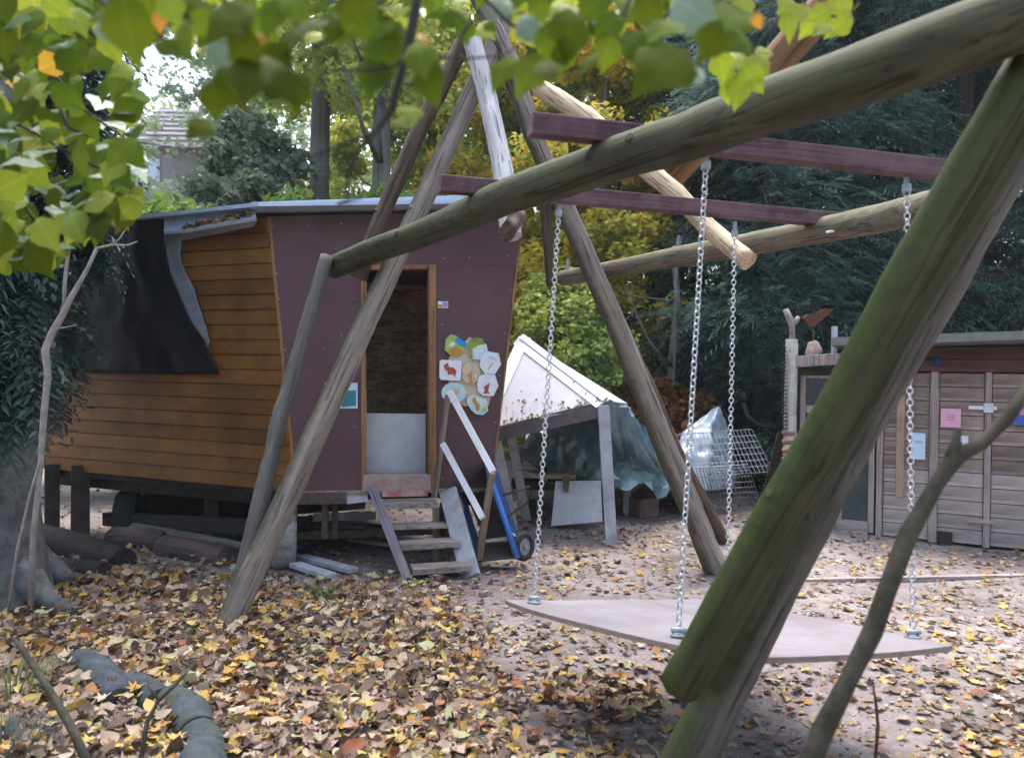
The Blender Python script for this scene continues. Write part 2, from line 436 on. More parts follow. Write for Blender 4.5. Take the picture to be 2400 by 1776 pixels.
M['birch_red'] = mat_plain('red_band', (0.30, 0.15, 0.12), (0.2, 0.1, 0.08), 0.8, 14)
M['ply_tan'] = mat_plain('tan_plank', (0.40, 0.28, 0.19), None, 0.8, 9)
M['pink_paper'] = mat_plain('pink_paper', (0.70, 0.38, 0.50), (0.66, 0.33, 0.45), 0.8, 25)
M['blue_paper'] = mat_plain('pale_blue_paper', (0.52, 0.66, 0.78), (0.48, 0.62, 0.75), 0.8, 9)
M['white_paper'] = mat_plain('white_paper', (0.72, 0.73, 0.78), None, 0.8, 9)
M['blue_bag'] = mat_plain('blue_print', (0.06, 0.13, 0.42), (0.04, 0.08, 0.3), 0.6, 8)
M['brown_rust'] = mat_plain('rusty_red', (0.115, 0.045, 0.03), None, 0.9, 15)
M['bark_grey'] = mat_wood('grey_bark', (0.13, 0.128, 0.127), (0.06, 0.06, 0.06), 'N', 2.2, rough=0.95, stripe=0.5, weather=(0.155, 0.158, 0.15), moss=(0.13, 0.135, 0.115), moss_amt=0.3, moss_dir=(.3, -.3, -.2))
M['bark_far'] = mat_wood('far_grey_bark', (0.21, 0.195, 0.18), (0.13, 0.12, 0.11), 'Z', 0.5, rough=0.95, stripe=0.4)
M['bark_dark'] = mat_wood('dark_bark', (0.07, 0.055, 0.045), (0.035, 0.028, 0.022), 'Z', 0.5, rough=0.95)
M['twig_dark'] = mat_plain('dark_twig', (0.035, 0.032, 0.026), None, 0.8, 20)
M['twig_grey'] = mat_plain('grey_twig', (0.30, 0.27, 0.24), (0.19, 0.17, 0.15), 0.85, 20)
M['twig_olive'] = mat_plain('olive_branch', (0.082, 0.074, 0.054), (0.035, 0.032, 0.023), 0.9, 18, 0.15, bs=0.9)
M['brick_wall'] = mat_plain('mauve_wall', (0.31, 0.285, 0.29), (0.24, 0.21, 0.215), 0.9, 5)
M['slate'] = mat_plain('mauve_slates', (0.27, 0.255, 0.275), (0.2, 0.19, 0.205), 0.8, 5)
M['window_white'] = mat_plain('white_window', (0.75, 0.78, 0.8), None, 0.5, 9)
M['light_blue'] = mat_plain('pale_blue_plastic', (0.30, 0.55, 0.66), (0.26, 0.48, 0.6), 0.4, 5)
M['grey_sheet'] = mat_plain('grey_sheet_metal', (0.34, 0.38, 0.40), (0.26, 0.3, 0.31), 0.5, 5, 0.5, 0.2)
G = lambda r, g, b: (r, g, b)
M['yew'] = mat_leafy('yew_needles', [(0, G(.055, .105, .09)), (.3, G(.08, .145, .122)), (.55, G(.11, .19, .162)), (.8, G(.15, .24, .205)), (.95, G(.20, .29, .25))], trans=0.4, clump=0.8, interp='LINEAR')
M['yew_near'] = mat_leafy('near_yew_needles', [(0, G(.03, .055, .046)), (.5, G(.06, .10, .082)), (1, G(.11, .16, .135))], trans=0.18, clump=1.2, interp='LINEAR')
M['maple_yellow'] = mat_leafy('yellow_leaves', [(0, G(.11, .17, .04)), (.22, G(.24, .29, .05)), (.45, G(.45, .42, .06)), (.65, G(.62, .48, .05)), (.85, G(.66, .40, .05)), (.96, G(.55, .24, .05))], trans=0.45, clump=0.6, interp='LINEAR')
M['lime_leaves'] = mat_leafy('yellow_green_leaves', [(0, G(.16, .24, .08)), (.35, G(.27, .36, .09)), (.65, G(.44, .49, .11)), (.9, G(.62, .55, .10))], trans=0.45, clump=0.6, interp='LINEAR')
M['green_leaves'] = mat_leafy('grey_green_leaves', [(0, G(.06, .09, .06)), (.4, G(.12, .165, .105)), (.75, G(.20, .26, .17)), (1, G(.3, .36, .25))], trans=0.35, clump=0.8, interp='LINEAR')
M['bright_green'] = mat_leafy('bright_green_leaves', [(0, G(.09, .16, .03)), (.5, G(.17, .27, .05)), (1, G(.30, .40, .09))], trans=0.45, clump=1.0, interp='LINEAR')
M['pale_green'] = mat_leafy('pale_distant_leaves', [(0, G(.18, .26, .20)), (.4, G(.28, .36, .25)), (.75, G(.42, .48, .26)), (1, G(.55, .55, .22))], trans=0.4, clump=0.25, interp='LINEAR')
M['orange_brown'] = mat_leafy('rusty_leaves', [(0, G(.12, .05, .02)), (.5, G(.26, .11, .03)), (1, G(.40, .22, .06))], trans=0.3, clump=1.0, interp='LINEAR')
M['hazel_dark'] = mat_leafy('dark_hazel_leaf', [(0, G(.048, .072, .004)), (.4, G(.064, .094, .005)), (.8, G(.078, .115, .007))], 'object', 0.46, 0.7, interp='LINEAR', gloss=0.1)
M['hazel_mid'] = mat_leafy('mid_hazel_leaf', [(0, G(.068, .115, .008)), (.5, G(.092, .15, .010)), (1, G(.12, .18, .014))], 'object', 0.45, 0.7, interp='LINEAR', gloss=0.12)
M['hazel_lime'] = mat_leafy('lime_hazel_leaf', [(0, G(.19, .28, .02)), (.6, G(.25, .33, .026)), (1, G(.32, .36, .04))], 'object', 0.45, 0.5, interp='LINEAR')
M['hazel_pale'] = mat_leafy('glossy_hazel_leaf', [(0, G(.10, .18, .09)), (.5, G(.15, .235, .15)), (1, G(.20, .28, .21))], 'object', 0.25, 0.42, interp='LINEAR', gloss=0.4)  # pale blue-green base carries a painted top-lit sheen
M['hazel_orange'] = mat_leafy('orange_hazel_leaf', [(0, G(.45, .25, .03)), (.5, G(.5, .33, .04)), (1, G(.36, .15, .03))], 'object', 0.4, 0.5, interp='LINEAR')
for k_ in ('hazel_dark', 'hazel_mid', 'hazel_lime', 'hazel_pale', 'hazel_orange'): add_veins(M[k_])
M['grass'] = mat_leafy('grass_blades', [(0, G(.07, .12, .03)), (.5, G(.12, .18, .05)), (1, G(.2, .24, .1))], trans=0.3, interp='LINEAR')

# ------------------------------------------------------------------ ground
def axis(lo, hi, fine_lo, fine_hi, step):
    a = list(np.arange(fine_lo, fine_hi + 1e-6, step)); s = step; v = fine_hi
    while v < hi: s *= 1.35; v += s; a.append(v)
    s = step; v = fine_lo; pre = []
    while v > lo: s *= 1.35; v -= s; pre.append(v)
    return pre[::-1] + a
gx = axis(-300, 300, -7, 8, 0.12); gy = axis(-60, 500, 1.5, 14, 0.12)
gv = [(x, y, ground_z(x, y)) for y in gy for x in gx]
nx = len(gx)
gf = [(j * nx + i, j * nx + i + 1, (j + 1) * nx + i + 1, (j + 1) * nx + i) for j in range(len(gy) - 1) for i in range(nx - 1)]
ground = bpy.data.objects.new('ground', np_mesh('ground', gv, gf, M['soil'], True))
put(ground, None, Matrix.Identity(4)); tag(ground, kind='structure')

# ------------------------------------------------------------------ the wagon
WAGON_FRONT = Plane(P(690, 1150, 6.8), (P(1150, 1140, 7.25) - P(690, 1150, 6.8)).cross(Vector((0, 0, 1))))
FD = WAGON_FRONT
c0b = FD.at(690, 1150); c0t = FD.at(627, 508); c1b = FD.at(1150, 1141); c1t = FD.at(1224, 492)
e0b = P(104, 1096, 8.11)
WAGON_SIDE = Plane(c0b, (c0t - c0b).cross(e0b - c0b))
SD = WAGON_SIDE
e0t = SD.at(70, 548)
fu = (c1b - c0b); fu.z = 0; fu.normalize()
fn = FD.n.copy()
sn = SD.n.copy()
su = (e0b - c0b).normalized()
wagon = thing('wooden_wagon', (c0b + e0b + c1b) / 3 * 1.0, 'wooden wagon with orange plank side, maroon plywood front and an open doorway', 'wagon')
WORLD[wagon.name].translation.z = 0; wagon.location.z = 0

# side boards, one by one (18, lapped)
NB = 18
for i in range(NB):
    t0 = i / NB; t1 = (i + 1) / NB - 0.003
    g = 0.0
    a0 = c0b.lerp(c0t, t0); a1 = c0b.lerp(c0t, t1); b0 = e0b.lerp(e0t, t0); b1 = e0b.lerp(e0t, t1)
    lo, hi = 0.024, 0.014
    j = random.uniform(-.003, .003)
    mb = MB().box8([a0 + sn * (lo + j), b0 + sn * (lo + j), b0 - sn * .01, a0 - sn * .01, a1 + sn * (hi + j), b1 + sn * (hi + j), b1 - sn * .01, a1 - sn * .01])
    mb.build('side_board', M['siding'], wagon)
# closed body: wall core, back, right wall, floor
dback = Vector((e0b.x - c0b.x, e0b.y - c0b.y, 0))
bk = Vector((dback.x * .55, dback.y * 1.9, 0))
d0b, d0t = c1b + bk, c1t + bk
MB().box8([c0b - sn * .012, e0b - sn * .012, e0b - sn * .05, c0b - sn * .05, c0t - sn * .012, e0t - sn * .012, e0t - sn * .05, c0t - sn * .05]).build('side_wall', M['black_wood'], wagon)
rv = (d0b - e0b).cross(Vector((0, 0, 1))).normalized()
MB().prism([e0b, d0b, d0t, e0t], rv * .04).build('rear_wall', M['siding'], wagon)
MB().prism([c1b + bk * 0.02, d0b, d0t, c1t + bk * 0.02], fu * -.04).build('far_side_wall', M['siding'], wagon)
MB().prism([c0b - fn * .05, c1b - fn * .05, d0b, e0b], (0, 0, -.06)).build('floor', M['black_wood'], wagon)

def fpoly(name, px, mat, off=0.0, th=0.03, parent=None, bevel=0.0):
    pts = [FD.at(x, y) + fn * off for x, y in px]
    return MB().prism(pts, -fn * th).build(name, mat, parent or wagon, bevel=bevel)
# front plywood: separate sheets with thin joints
fpoly('front_panel', [(690, 1150), (657.3, 804), (846, 804), (846, 1147)], M['ply_maroon'])
fpoly('front_panel', [(657.2, 803.4), (638.5, 622.6), (846, 621.2), (846, 803.4)], M['ply_maroon'])
fpoly('front_panel', [(638.3, 622), (627, 508), (1224, 492), (1209.4, 619.6)], M['ply_maroon'])
fpoly('front_panel', [(1023, 1143), (1023, 620.8), (1209.2, 620.2), (1150, 1141)], M['ply_maroon'])
scr = MB()
for x, y in [(668, 820), (700, 818), (760, 816), (826, 816), (690, 1125), (700, 1060), (690, 980), (680, 900), (660, 780), (720, 784), (800, 784), (655, 700), (648, 640), (830, 700), (830, 900), (830, 1000), (640, 530), (720, 528), (800, 524), (900, 520), (1000, 518), (1100, 516), (1190, 512), (1190, 600), (1100, 604), (1040, 606), (1196, 680), (1184, 780), (1172, 880), (1160, 990), (1148, 1110), (1036, 1120), (1036, 1010), (1036, 760), (740, 985), (738, 984)]:
    c_ = FD.at(x, y); scr.tube([c_ - fn * .002, c_ + fn * .003], .006, 6)
o_ = scr.build('screws', M['zinc_dull'], wagon); o_['kind'] = 'stuff'
# reveal & frame of the doorway
dj = 0.05
fpoly('door_jamb', [(846, 1148), (846, 622), (859, 622), (859, 1148)], M['frame_wood'], 0.012, 0.12)
fpoly('door_jamb', [(1005, 1145), (1005, 620), (1022, 620), (1022, 1145)], M['frame_wood'], 0.012, 0.12)
fpoly('door_head', [(860, 632), (860, 622), (1004, 620), (1004, 630)], M['frame_wood'], 0.010, 0.12)
fpoly('corner_trim', [(690, 1150), (627, 508), (634, 508), (697, 1150)], M['frame_wood'], 0.004, 0.02)
fpoly('corner_trim', [(1150, 1141), (1224, 492), (1229, 492), (1155, 1141)], M['frame_wood'], 0.006, 0.03)
fpoly('door_sill', [(847, 1150), (852, 1112), (1008, 1112), (1010, 1148)], M['sill_wood'], 0.03, 0.14)
fpoly('bottom_lip', [(688, 1160), (688, 1151), (1152, 1142), (1152, 1151)], M['tan_board'], 0.02, 0.05)
fpoly('lower_door', [(860, 1113), (860, 970), (1004, 972), (1004, 1113)], M['grey_board'], -0.16, 0.02)
# interior straw-coloured wall and ceiling
bb = -fn * 1.15
MB().prism([FD.at(800, 1150) + bb, FD.at(1090, 1150) + bb, FD.at(1090, 560) + bb, FD.at(800, 560) + bb], -fn * .04).build('inner_wall', M['straw'], wagon)
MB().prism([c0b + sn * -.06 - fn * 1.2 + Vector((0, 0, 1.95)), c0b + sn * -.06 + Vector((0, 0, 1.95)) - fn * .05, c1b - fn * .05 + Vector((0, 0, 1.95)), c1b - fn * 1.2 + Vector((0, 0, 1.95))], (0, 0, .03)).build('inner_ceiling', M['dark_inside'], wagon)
# roof
up = Vector((0, 0, 1))
rf = [c0t + fn * .22 + sn * .10 + up * .03, c1t + fn * .22 + fu * .1 + up * .03, d0t + fu * .1 + up * .03, e0t + sn * .10 + up * .02]
roof = MB().prism(rf, up * .032).build('roof', M['roof_metal'], wagon)
fr = fn * .225
MB().prism([FD.at(592, 500) + fn * .0, FD.at(1142, 479), FD.at(1142, 466), FD.at(592, 486)], fn * .20).build('roof_fascia', M['roof_metal'], wagon)
MB().prism([SD.at(386, 500, .10), SD.at(596, 486, .14), SD.at(600, 510, .30), SD.at(430, 540, .30), SD.at(384, 543, .26)], Vector((0, .02, -.02))).build('eave_sheet', M['roof_metal'], wagon)
MB().prism([SD.at(425, 546, .26), SD.at(600, 512, .27), SD.at(592, 527, .20), SD.at(425, 560, .16)], Vector((0, .03, -.01))).build('eave_flashing', M['flashing'], wagon)
# running gear
zc = 0.58
def gb(name, a, b, w, h, mat): return MB().beam(a, b, w, h).build(name, mat, wagon)
gb('chassis_beam', c0b - sn * .15 + up * -.12 - fn * .1, e0b - sn * .15 + up * -.12, .09, .14, M['black_wood'])
gb('chassis_beam', c1b - fn * .1 + up * -.12 - fu * .1, d0b + up * -.12 - fu * .1, .09, .14, M['black_wood'])
gb('chassis_beam', P(250, 1215, 8.0), P(640, 1235, 7.15), .10, .13, M['black_wood'])
gb('rear_skirt', Vector((e0b.x + .9, e0b.y + .25, .24)), Vector((d0b.x, d0b.y, .24)), .05, .44, M['black_wood'])  # added board: fills the low dark band, stops light from behind
gb('cross_beam', c0b - fn * .1 + up * -.06, c1b - fn * .1 + up * -.06, .10, .07, M['black_wood'])
gb('step_beam', P(700, 1168, 6.75), P(812, 1166, 6.85), .10, .09, M['rust'])
gb('axle', P(650, 1255, 7.05), P(1080, 1240, 7.6), .07, .07, M['rust'])
gb('hanger', P(762, 1180, 6.9), P(762, 1262, 6.9), .05, .05, M['rust'])
gb('hanger', P(785, 1180, 7.0), P(785, 1262, 7.0), .03, .05, M['rust'])
gb('prop_post', P(122, 1092, 8.0), GP(122, 1262), .13, .13, M['black_wood'])
gb('prop_post', P(188, 1098, 7.9), GP(188, 1275), .16, .16, M['black_wood'])
gb('prop_post', P(495, 1150, 7.6), GP(495, 1290), .12, .12, M['black_wood'])
gb('tie_plank', P(735, 1212, 7.3), P(880, 1208, 7.6), .04, .07, M['leg_grey'])
gb('bracket', P(812, 1166, 6.95), P(860, 1160, 7.0), .08, .10, M['white_rail'])

def wheel(parent, c, ax, r, w, mt, mr, name='wheel'):
    ax = Vector(ax).normalized(); c = Vector(c)
    a = ax.cross(up).normalized(); b = ax.cross(a).normalized()
    n = 28; v = []; f = []
    prof = [(r * .62, -.5), (r * .9, -.5), (r, -.3), (r, .3), (r * .9, .5), (r * .62, .5)]
    for i in range(n):
        t = 2 * math.pi * i / n
        for (rr, k) in prof: v.append(c + ax * (k * w) + (a * math.cos(t) + b * math.sin(t)) * rr)
    m = len(prof)
    for i in range(n):
        for k in range(m):
            f.append([i * m + k, i * m + (k + 1) % m, ((i + 1) % n) * m + (k + 1) % m, ((i + 1) % n) * m + k])
    mb = MB(); mb.add(v, f)
    wh = mb.build(name, mt, parent, smooth=True)
    d = MB()
    d.tube([c - ax * w * .22, c + ax * w * .22], r * .63, 20)
    d.tube([c - ax * w * .55, c + ax * w * .55], r * .18, 10)
    d.build('rim', mr, wh)
    return wh
wheel(wagon, P(668, 1262, 6.98), fu, .30, .20, M['tyre'], M['rust'])
wheel(wagon, P(1060, 1240, 7.65), fu, .30, .20, M['tyre'], M['rust'])
wheel(wagon, P(300, 1215, 8.05), fu, .30, .20, M['black_tyre'], M['rust'])

# leaves blown onto the eave
def leaf_outline(kind, n=None):
    if kind == 'maple':
        pts = [(0, -.75), (.22, -.3), (.75, -.45), (.55, -.05), (1.0, .25), (.5, .35), (.45, .6), (.2, .5), (0, 1.05),
               (-.2, .5), (-.45, .6), (-.5, .35), (-1.0, .25), (-.55, -.05), (-.75, -.45), (-.22, -.3)]
    elif kind == 'oval':
        pts = [(0, -1), (.35, -.75), (.55, -.3), (.55, .15), (.38, .55), (0, 1.05), (-.38, .55), (-.55, .15), (-.55, -.3), (-.35, -.75)]
    else:
        pts = [(0, -.9), (.4, -.7), (.7, -.2), (.62, .3), (.3, .7), (0, .95), (-.3, .7), (-.62, .3), (-.7, -.2), (-.4, -.7)]
    return pts

def litter_template(kind, curl, rng):
    o = leaf_outline(kind)
    v = [(0, 0, 0)] + [(x, y, 0) for x, y in o]
    a = rng.uniform(0, 6.28); ca, sa = math.cos(a), math.sin(a); c2 = rng.uniform(-.3, .5) * curl
    v = [(x * rng.uniform(.85, 1.15), y, curl * ((x * ca + y * sa) ** 2) * .8 + c2 * ((x * sa - y * ca) ** 2) + (rng.uniform(-.12, .12) if k else -.05)) for k, (x, y, _) in enumerate(v)]
    n = len(o)
    f = [(0, 1 + i, 1 + (i + 1) % n) for i in range(n)]
    return np.array(v, np.float32), np.array(f, np.int32)
TPL = [litter_template(['maple', 'oval', 'round', 'maple', 'oval', 'maple', 'round', 'oval', 'maple', 'round', 'oval', 'maple', 'oval', 'round'][i_], RNG.uniform(-.3, 1.2), RNG) for i_ in range(14)]

def rotm(yaw, tilt, taz):
    a = Matrix.Rotation(yaw, 3, 'Z'); b = Matrix.Rotation(tilt, 3, Vector((math.cos(taz), math.sin(taz), 0)))
    return np.array(b @ a, np.float32)

def litter_mesh(items):
    Vs, Fs, o = [], [], 0
    for (p, yaw, tilt, taz, s, k) in items:
        v, f = TPL[k]
        Vs.append((v * s) @ rotm(yaw, tilt, taz).T + np.array(p, np.float32)); Fs.append(f + o); o += len(v)
    return np.concatenate(Vs), np.concatenate(Fs)

items = []
for i in range(130):
    x = random.uniform(430, 590); y = 500 + (590 - x) * .22 + random.uniform(-2, 14) - 4
    p = SD.at(x, y, .27)
    items.append((p, random.uniform(0, 6.28), random.uniform(0, .9), random.uniform(0, 6.28), random.uniform(.02, .04), random.randrange(14)))
V, Fc = litter_mesh(items)
o = bpy.data.objects.new('eave_leaves', np_mesh('eave_leaves', V, Fc, M['litter'])); put(o, None, Matrix.Identity(4))
tag(o, 'small heap of brown leaves lying on the wagon eave', 'leaves', kind='stuff')

# black tarpaulin on the side of the wagon
def cloth(name, rows, mat, parent=None, sub=6, wr=0.03, freq=6.0, seed=0, smooth=True, th=0.0):
    """rows: lists of world points, same length; interpolated to a fine wrinkled sheet"""
    rows = [[Vector(p) for p in r] for r in rows]
    nr, nc = len(rows), len(rows[0]); H = (nr - 1) * sub + 1; W = (nc - 1) * sub + 1
    nrm = (rows[0][-1] - rows[0][0]).cross(rows[-1][0] - rows[0][0]).normalized()
    v = []
    for j in range(H):
        a = min(j // sub, nr - 2); t = (j - a * sub) / sub
        for i in range(W):
            b = min(i // sub, nc - 2); s = (i - b * sub) / sub
            p = rows[a][b].lerp(rows[a][b + 1], s).lerp(rows[a + 1][b].lerp(rows[a + 1][b + 1], s), t)
            q = p * freq
            w = abs(mnoise.noise(Vector((q.x, q.y, q.z * .45 + seed)))) * 1.6 - .4 + .5 * mnoise.noise(q * 2.7)
            v.append(p + nrm * (w * wr))
    f = [[j * W + i, j * W + i + 1, (j + 1) * W + i + 1, (j + 1) * W + i] for j in range(H - 1) for i in range(W - 1)]
    mb = MB(); mb.add(v, f)
    o = mb.build(name, mat, parent, smooth=smooth)
    if th:
        s = o.modifiers.new('thick', 'SOLIDIFY'); s.thickness = th
    return o
rows = []
for k, (lx, ly, rx, ry) in enumerate([(120, 556, 391, 500), (125, 640, 386, 560), (128, 720, 398, 640), (130, 800, 440, 740), (132, 872, 515, 878)]):
    rows.append([SD.at(lx + (rx - lx) * t, ly + (ry - ly) * t, .10 + .05 * math.sin(t * 9 + k)) for t in (0, .25, .5, .75, 1)])
tarp = thing('tarpaulin', SD.at(300, 876, .08), 'black tarpaulin hanging from the wagon roof over the plank side', 'tarpaulin')
cloth('sheet', rows, M['black_tarp'], tarp, 8, .03, 4.0, 2, th=.004)
rows = [[SD.at(391, 502, .09), SD.at(432, 530, .10)], [SD.at(384, 560, .10), SD.at(422, 600, .10)], [SD.at(400, 640, .12), SD.at(436, 640, .09)], [SD.at(438, 738, .13), SD.at(462, 700, .09)], [SD.at(488, 812, .13), SD.at(492, 800, .10)]]
cloth('folded_lining', rows, M['tarp_lining'], tarp, 6, .02, 5.0, 3, th=.004)

# painted animal plaques, notice, sticker on the maroon front
sign = thing('painted_sign', FD.at(1095, 970), 'cluster of colourful painted animal plaques on the maroon wagon front', 'sign')
def circ(cx, cy, rx, ry, n=10, a0=0.0): return [(cx + rx * math.cos(a0 + 6.2832 * i / n), cy + ry * math.sin(a0 + 6.2832 * i / n)) for i in range(n)]
def splotch(name, c, c2): return mat_plain(name, c, c2, 0.6, 12, pos=(.4, .6))
def plaque(px, mat, off, marks, name='plaque'):
    o = fpoly(name, px, mat, off, .012, sign)
    for q, mm in marks: fpoly('painted_animal', q, mm, off + .003, .003, o)
S_cream = splotch('cream_board', (.62, .5, .38), (.5, .4, .28)); S_white = splotch('white_plaque', (.75, .77, .8), (.7, .72, .74))
S_teal = splotch('pale_teal_plaque', (.40, .64, .70), (.62, .70, .66)); S_green = splotch('leaf_green', (.10, .24, .05), (.28, .36, .08))
S_orange = splotch('orange_paint', (.55, .22, .05), (.5, .28, .06)); S_blue = splotch('sky_blue_paint', (.02, .26, .62), (.03, .3, .6)); S_red = splotch('brick_red_paint', (.42, .10, .04), (.36, .08, .04))
S_lime = splotch('lime_paint', (.42, .55, .12), (.3, .45, .12))
fpoly('backing_board', [(1052, 838), (1100, 790), (1140, 808), (1160, 880), (1145, 950), (1090, 952), (1050, 935)], S_cream, .012, .012, sign)
plaque([(1040, 820), (1044, 795), (1054, 784), (1066, 786), (1078, 797), (1094, 808), (1084, 826), (1070, 836), (1054, 832)], S_lime, .03,
       [([(1064, 797), (1072, 790), (1094, 806), (1090, 815), (1076, 810)], S_blue), ([(1050, 822), (1062, 813), (1084, 820), (1076, 832), (1056, 832)], S_orange), ([(1050, 808), (1062, 800), (1066, 808), (1056, 814)], S_white)])
plaque([(1100, 840), (1096, 815), (1102, 796), (1114, 790), (1130, 794), (1136, 806), (1118, 812), (1110, 836)], S_green, .026, [([(1106, 812), (1110, 798), (1116, 802), (1112, 814)], S_orange)])
plaque([(1106, 842), (1106, 818), (1118, 810), (1138, 806), (1142, 834), (1128, 844)], S_teal, .034, [([(1112, 838), (1112, 822), (1130, 818), (1132, 824), (1118, 828), (1118, 838)], S_white)])
plaque([(1122, 858), (1126, 836), (1142, 824), (1166, 828), (1172, 854), (1158, 876), (1134, 876)], S_white, .042, [([(1138, 838), (1150, 832), (1164, 842), (1152, 844)], S_teal), ([(1140, 864), (1150, 850), (1154, 852), (1144, 866)], S_cream)])
plaque([(1029, 846), (1034, 843), (1078, 845), (1080, 850), (1078, 890), (1074, 892), (1032, 890), (1028, 884)], S_white, .04,
       [([(1040, 864), (1038, 856), (1048, 850), (1050, 860), (1062, 862), (1068, 870), (1064, 884), (1060, 877), (1048, 878), (1047, 870)], S_red)])
plaque([(1082, 886), (1082, 862), (1094, 850), (1112, 852), (1124, 866), (1120, 890), (1104, 902), (1088, 896)], S_cream, .034, [([(1092, 880), (1104, 868), (1104, 880), (1106, 898), (1098, 898), (1098, 884)], S_orange), ([(1108, 880), (1116, 876), (1114, 886)], S_teal)])
plaque([(1116, 900), (1122, 880), (1136, 876), (1158, 878), (1166, 904), (1154, 928), (1128, 926), (1118, 916)], S_white, .038, [([(1132, 906), (1146, 896), (1142, 916), (1146, 922), (1130, 922), (1134, 914)], S_red)])
plaque(circ(1062, 920, 29, 24, 14), S_teal, .034, [(circ(1064, 918, 12, 9, 8), S_cream)])
plaque([(1092, 944), (1094, 930), (1108, 924), (1122, 930), (1138, 936), (1142, 962), (1130, 972), (1114, 970), (1102, 960)], S_teal, .040, [([(1104, 934), (1112, 928), (1114, 938), (1122, 948), (1122, 960), (1114, 962), (1112, 950), (1106, 944)], S_orange), ([(1126, 958), (1136, 950), (1138, 960), (1130, 968)], S_lime)])
notice = thing('notice', FD.at(800, 957), 'pale blue and teal notice on the maroon front behind the tan pole', 'notice')
fpoly('sheet', [(762, 957), (762, 897), (838, 897), (838, 957)], M['blue_paper'], .008, .006, notice)
fpoly('teal_field', [(800, 954), (804, 916), (834, 914), (834, 950)], splotch('teal_print', (.03, .16, .18), (.04, .22, .24)), .011, .002, notice)
st = thing('sticker', FD.at(1038, 722), 'small multicoloured sticker beside the wagon doorway', 'sticker')
fpoly('base', [(1026, 722), (1026, 706), (1050, 707), (1050, 722)], S_white, .006, .004, st)
fpoly('colour_patch', [(1027, 721), (1027, 713), (1036, 714), (1036, 721)], S_orange, .008, .001, st)
fpoly('colour_patch', [(1037, 720), (1037, 708), (1049, 709), (1049, 720)], splotch('violet_print', (.2, .22, .62), (.4, .3, .6)), .008, .001, st)

# ------------------------------------------------------------------ steps with handrails
steps = thing('wooden_steps', GP(1000, 1360), 'weathered wooden steps with white handrails up to the wagon doorway', 'steps')
def boards(name, a, b, dep, th, mat, parent, dirv=None):
    """a tread: front edge a-b at the top, dep metres deep"""
    dv = (dirv or -fn) * dep
    return MB().prism([a, b, b + dv, a + dv], (0, 0, -th)).build(name, mat, parent, bevel=.004)
def wbeam(name, a, b, w, h, mat, parent, upv=(0, 0, 1), bevel=.003):
    """a timber as its own object, local Z along it so that the grain follows"""
    a = Vector(a); b = Vector(b); d = b - a; L = d.length; z = d.normalized()
    y = Vector(upv); x = y.cross(z)
    if x.length < .05: x = Vector((1, 0, 0)).cross(z)
    x.normalize(); y = z.cross(x)
    mw = Matrix(((x.x, y.x, z.x, a.x), (x.y, y.y, z.y, a.y), (x.z, y.z, z.z, a.z), (0, 0, 0, 1)))
    me = bpy.data.meshes.new(name)
    q = [(i * w / 2, j * h / 2, k * L) for k in (0, 1) for i, j in ((-1, -1), (1, -1), (1, 1), (-1, 1))]
    me.from_pydata(q, [], [[0, 3, 2, 1], [4, 5, 6, 7], [0, 1, 5, 4], [1, 2, 6, 5], [2, 3, 7, 6], [3, 0, 4, 7]])
    me.materials.append(mat)
    o = bpy.data.objects.new(name, me); put(o, parent, mw)
    if bevel:
        m_ = o.modifiers.new('bevel', 'BEVEL'); m_.width = bevel; m_.segments = 2
    return o
def pole(name, pts, rad, mat, parent, n=14, bmp=.10, seg=10, amp=.02, knots=0):
    """a round pole as its own object, local Z along it"""
    a = Vector(pts[0]); b = Vector(pts[-1])
    if len(pts) == 2: pts = wavy(a, b, seg, amp, random.random() * 50)
    if (b - a).length > .8:                 # finer rings along the pole, so that lumps and bends are real
        cp = [pts[0] * 2 - pts[1]] + list(pts) + [pts[-1] * 2 - pts[-2]]; fine = []
        for k in range(1, len(cp) - 2):
            m_ = max(2, int((cp[k + 1] - cp[k]).length / .055))
            for i in range(m_):
                t = i / m_; p0, p1, p2, p3 = cp[k - 1], cp[k], cp[k + 1], cp[k + 2]
                if len(pts) > 8 or len(pts) <= 4: q = p1.lerp(p2, t)
                else: q = p1.lerp(p2, t)
                w_ = Vector((mnoise.noise(q * 1.9), mnoise.noise(q * 1.9 + Vector((7, 0, 0))), mnoise.noise(q * 1.9 + Vector((0, 7, 0))))) * .006
                fine.append(q + w_)
        pts = fine + [pts[-1]]
    if not hasattr(rad, '__len__'): rad = (rad, rad)
    rr = [rad[0] + (rad[1] - rad[0]) * i / (len(pts) - 1) for i in range(len(pts))]
    z = (b - a).normalized(); x = Vector((0.3, 1, 0.2)).cross(z).normalized(); y = z.cross(x)
    mw = Matrix(((x.x, y.x, z.x, a.x), (x.y, y.y, z.y, a.y), (x.z, y.z, z.z, a.z), (0, 0, 0, 1)))
    mb = MB(); mb.tube(pts, rr, n, bmp)
    d = z
    for _ in range(knots):
        t = random.uniform(.1, .9); k = int(t * (len(pts) - 1)); th = random.uniform(0, 6.28)
        w = x * math.cos(th) + y * math.sin(th); c = pts[k].lerp(pts[min(k + 1, len(pts) - 1)], random.random())
        mb.tube([c + w * rr[k] * .6, c + w * rr[k] * 1.03 + z * .01, c + w * rr[k] * 1.1 + z * .012], [rr[k] * .36, rr[k] * .27, rr[k] * .16], 7)
    inv = mw.inverted()
    me = bpy.data.meshes.new(name); me.from_pydata([inv @ p for p in mb.v], [], mb.f); me.materials.append(mat)
    fix_normals(me)
    me.polygons.foreach_set('use_smooth', [len(p.vertices) <= 4 for p in me.polygons])
    o = bpy.data.objects.new(name, me); put(o, parent, mw)
    return o
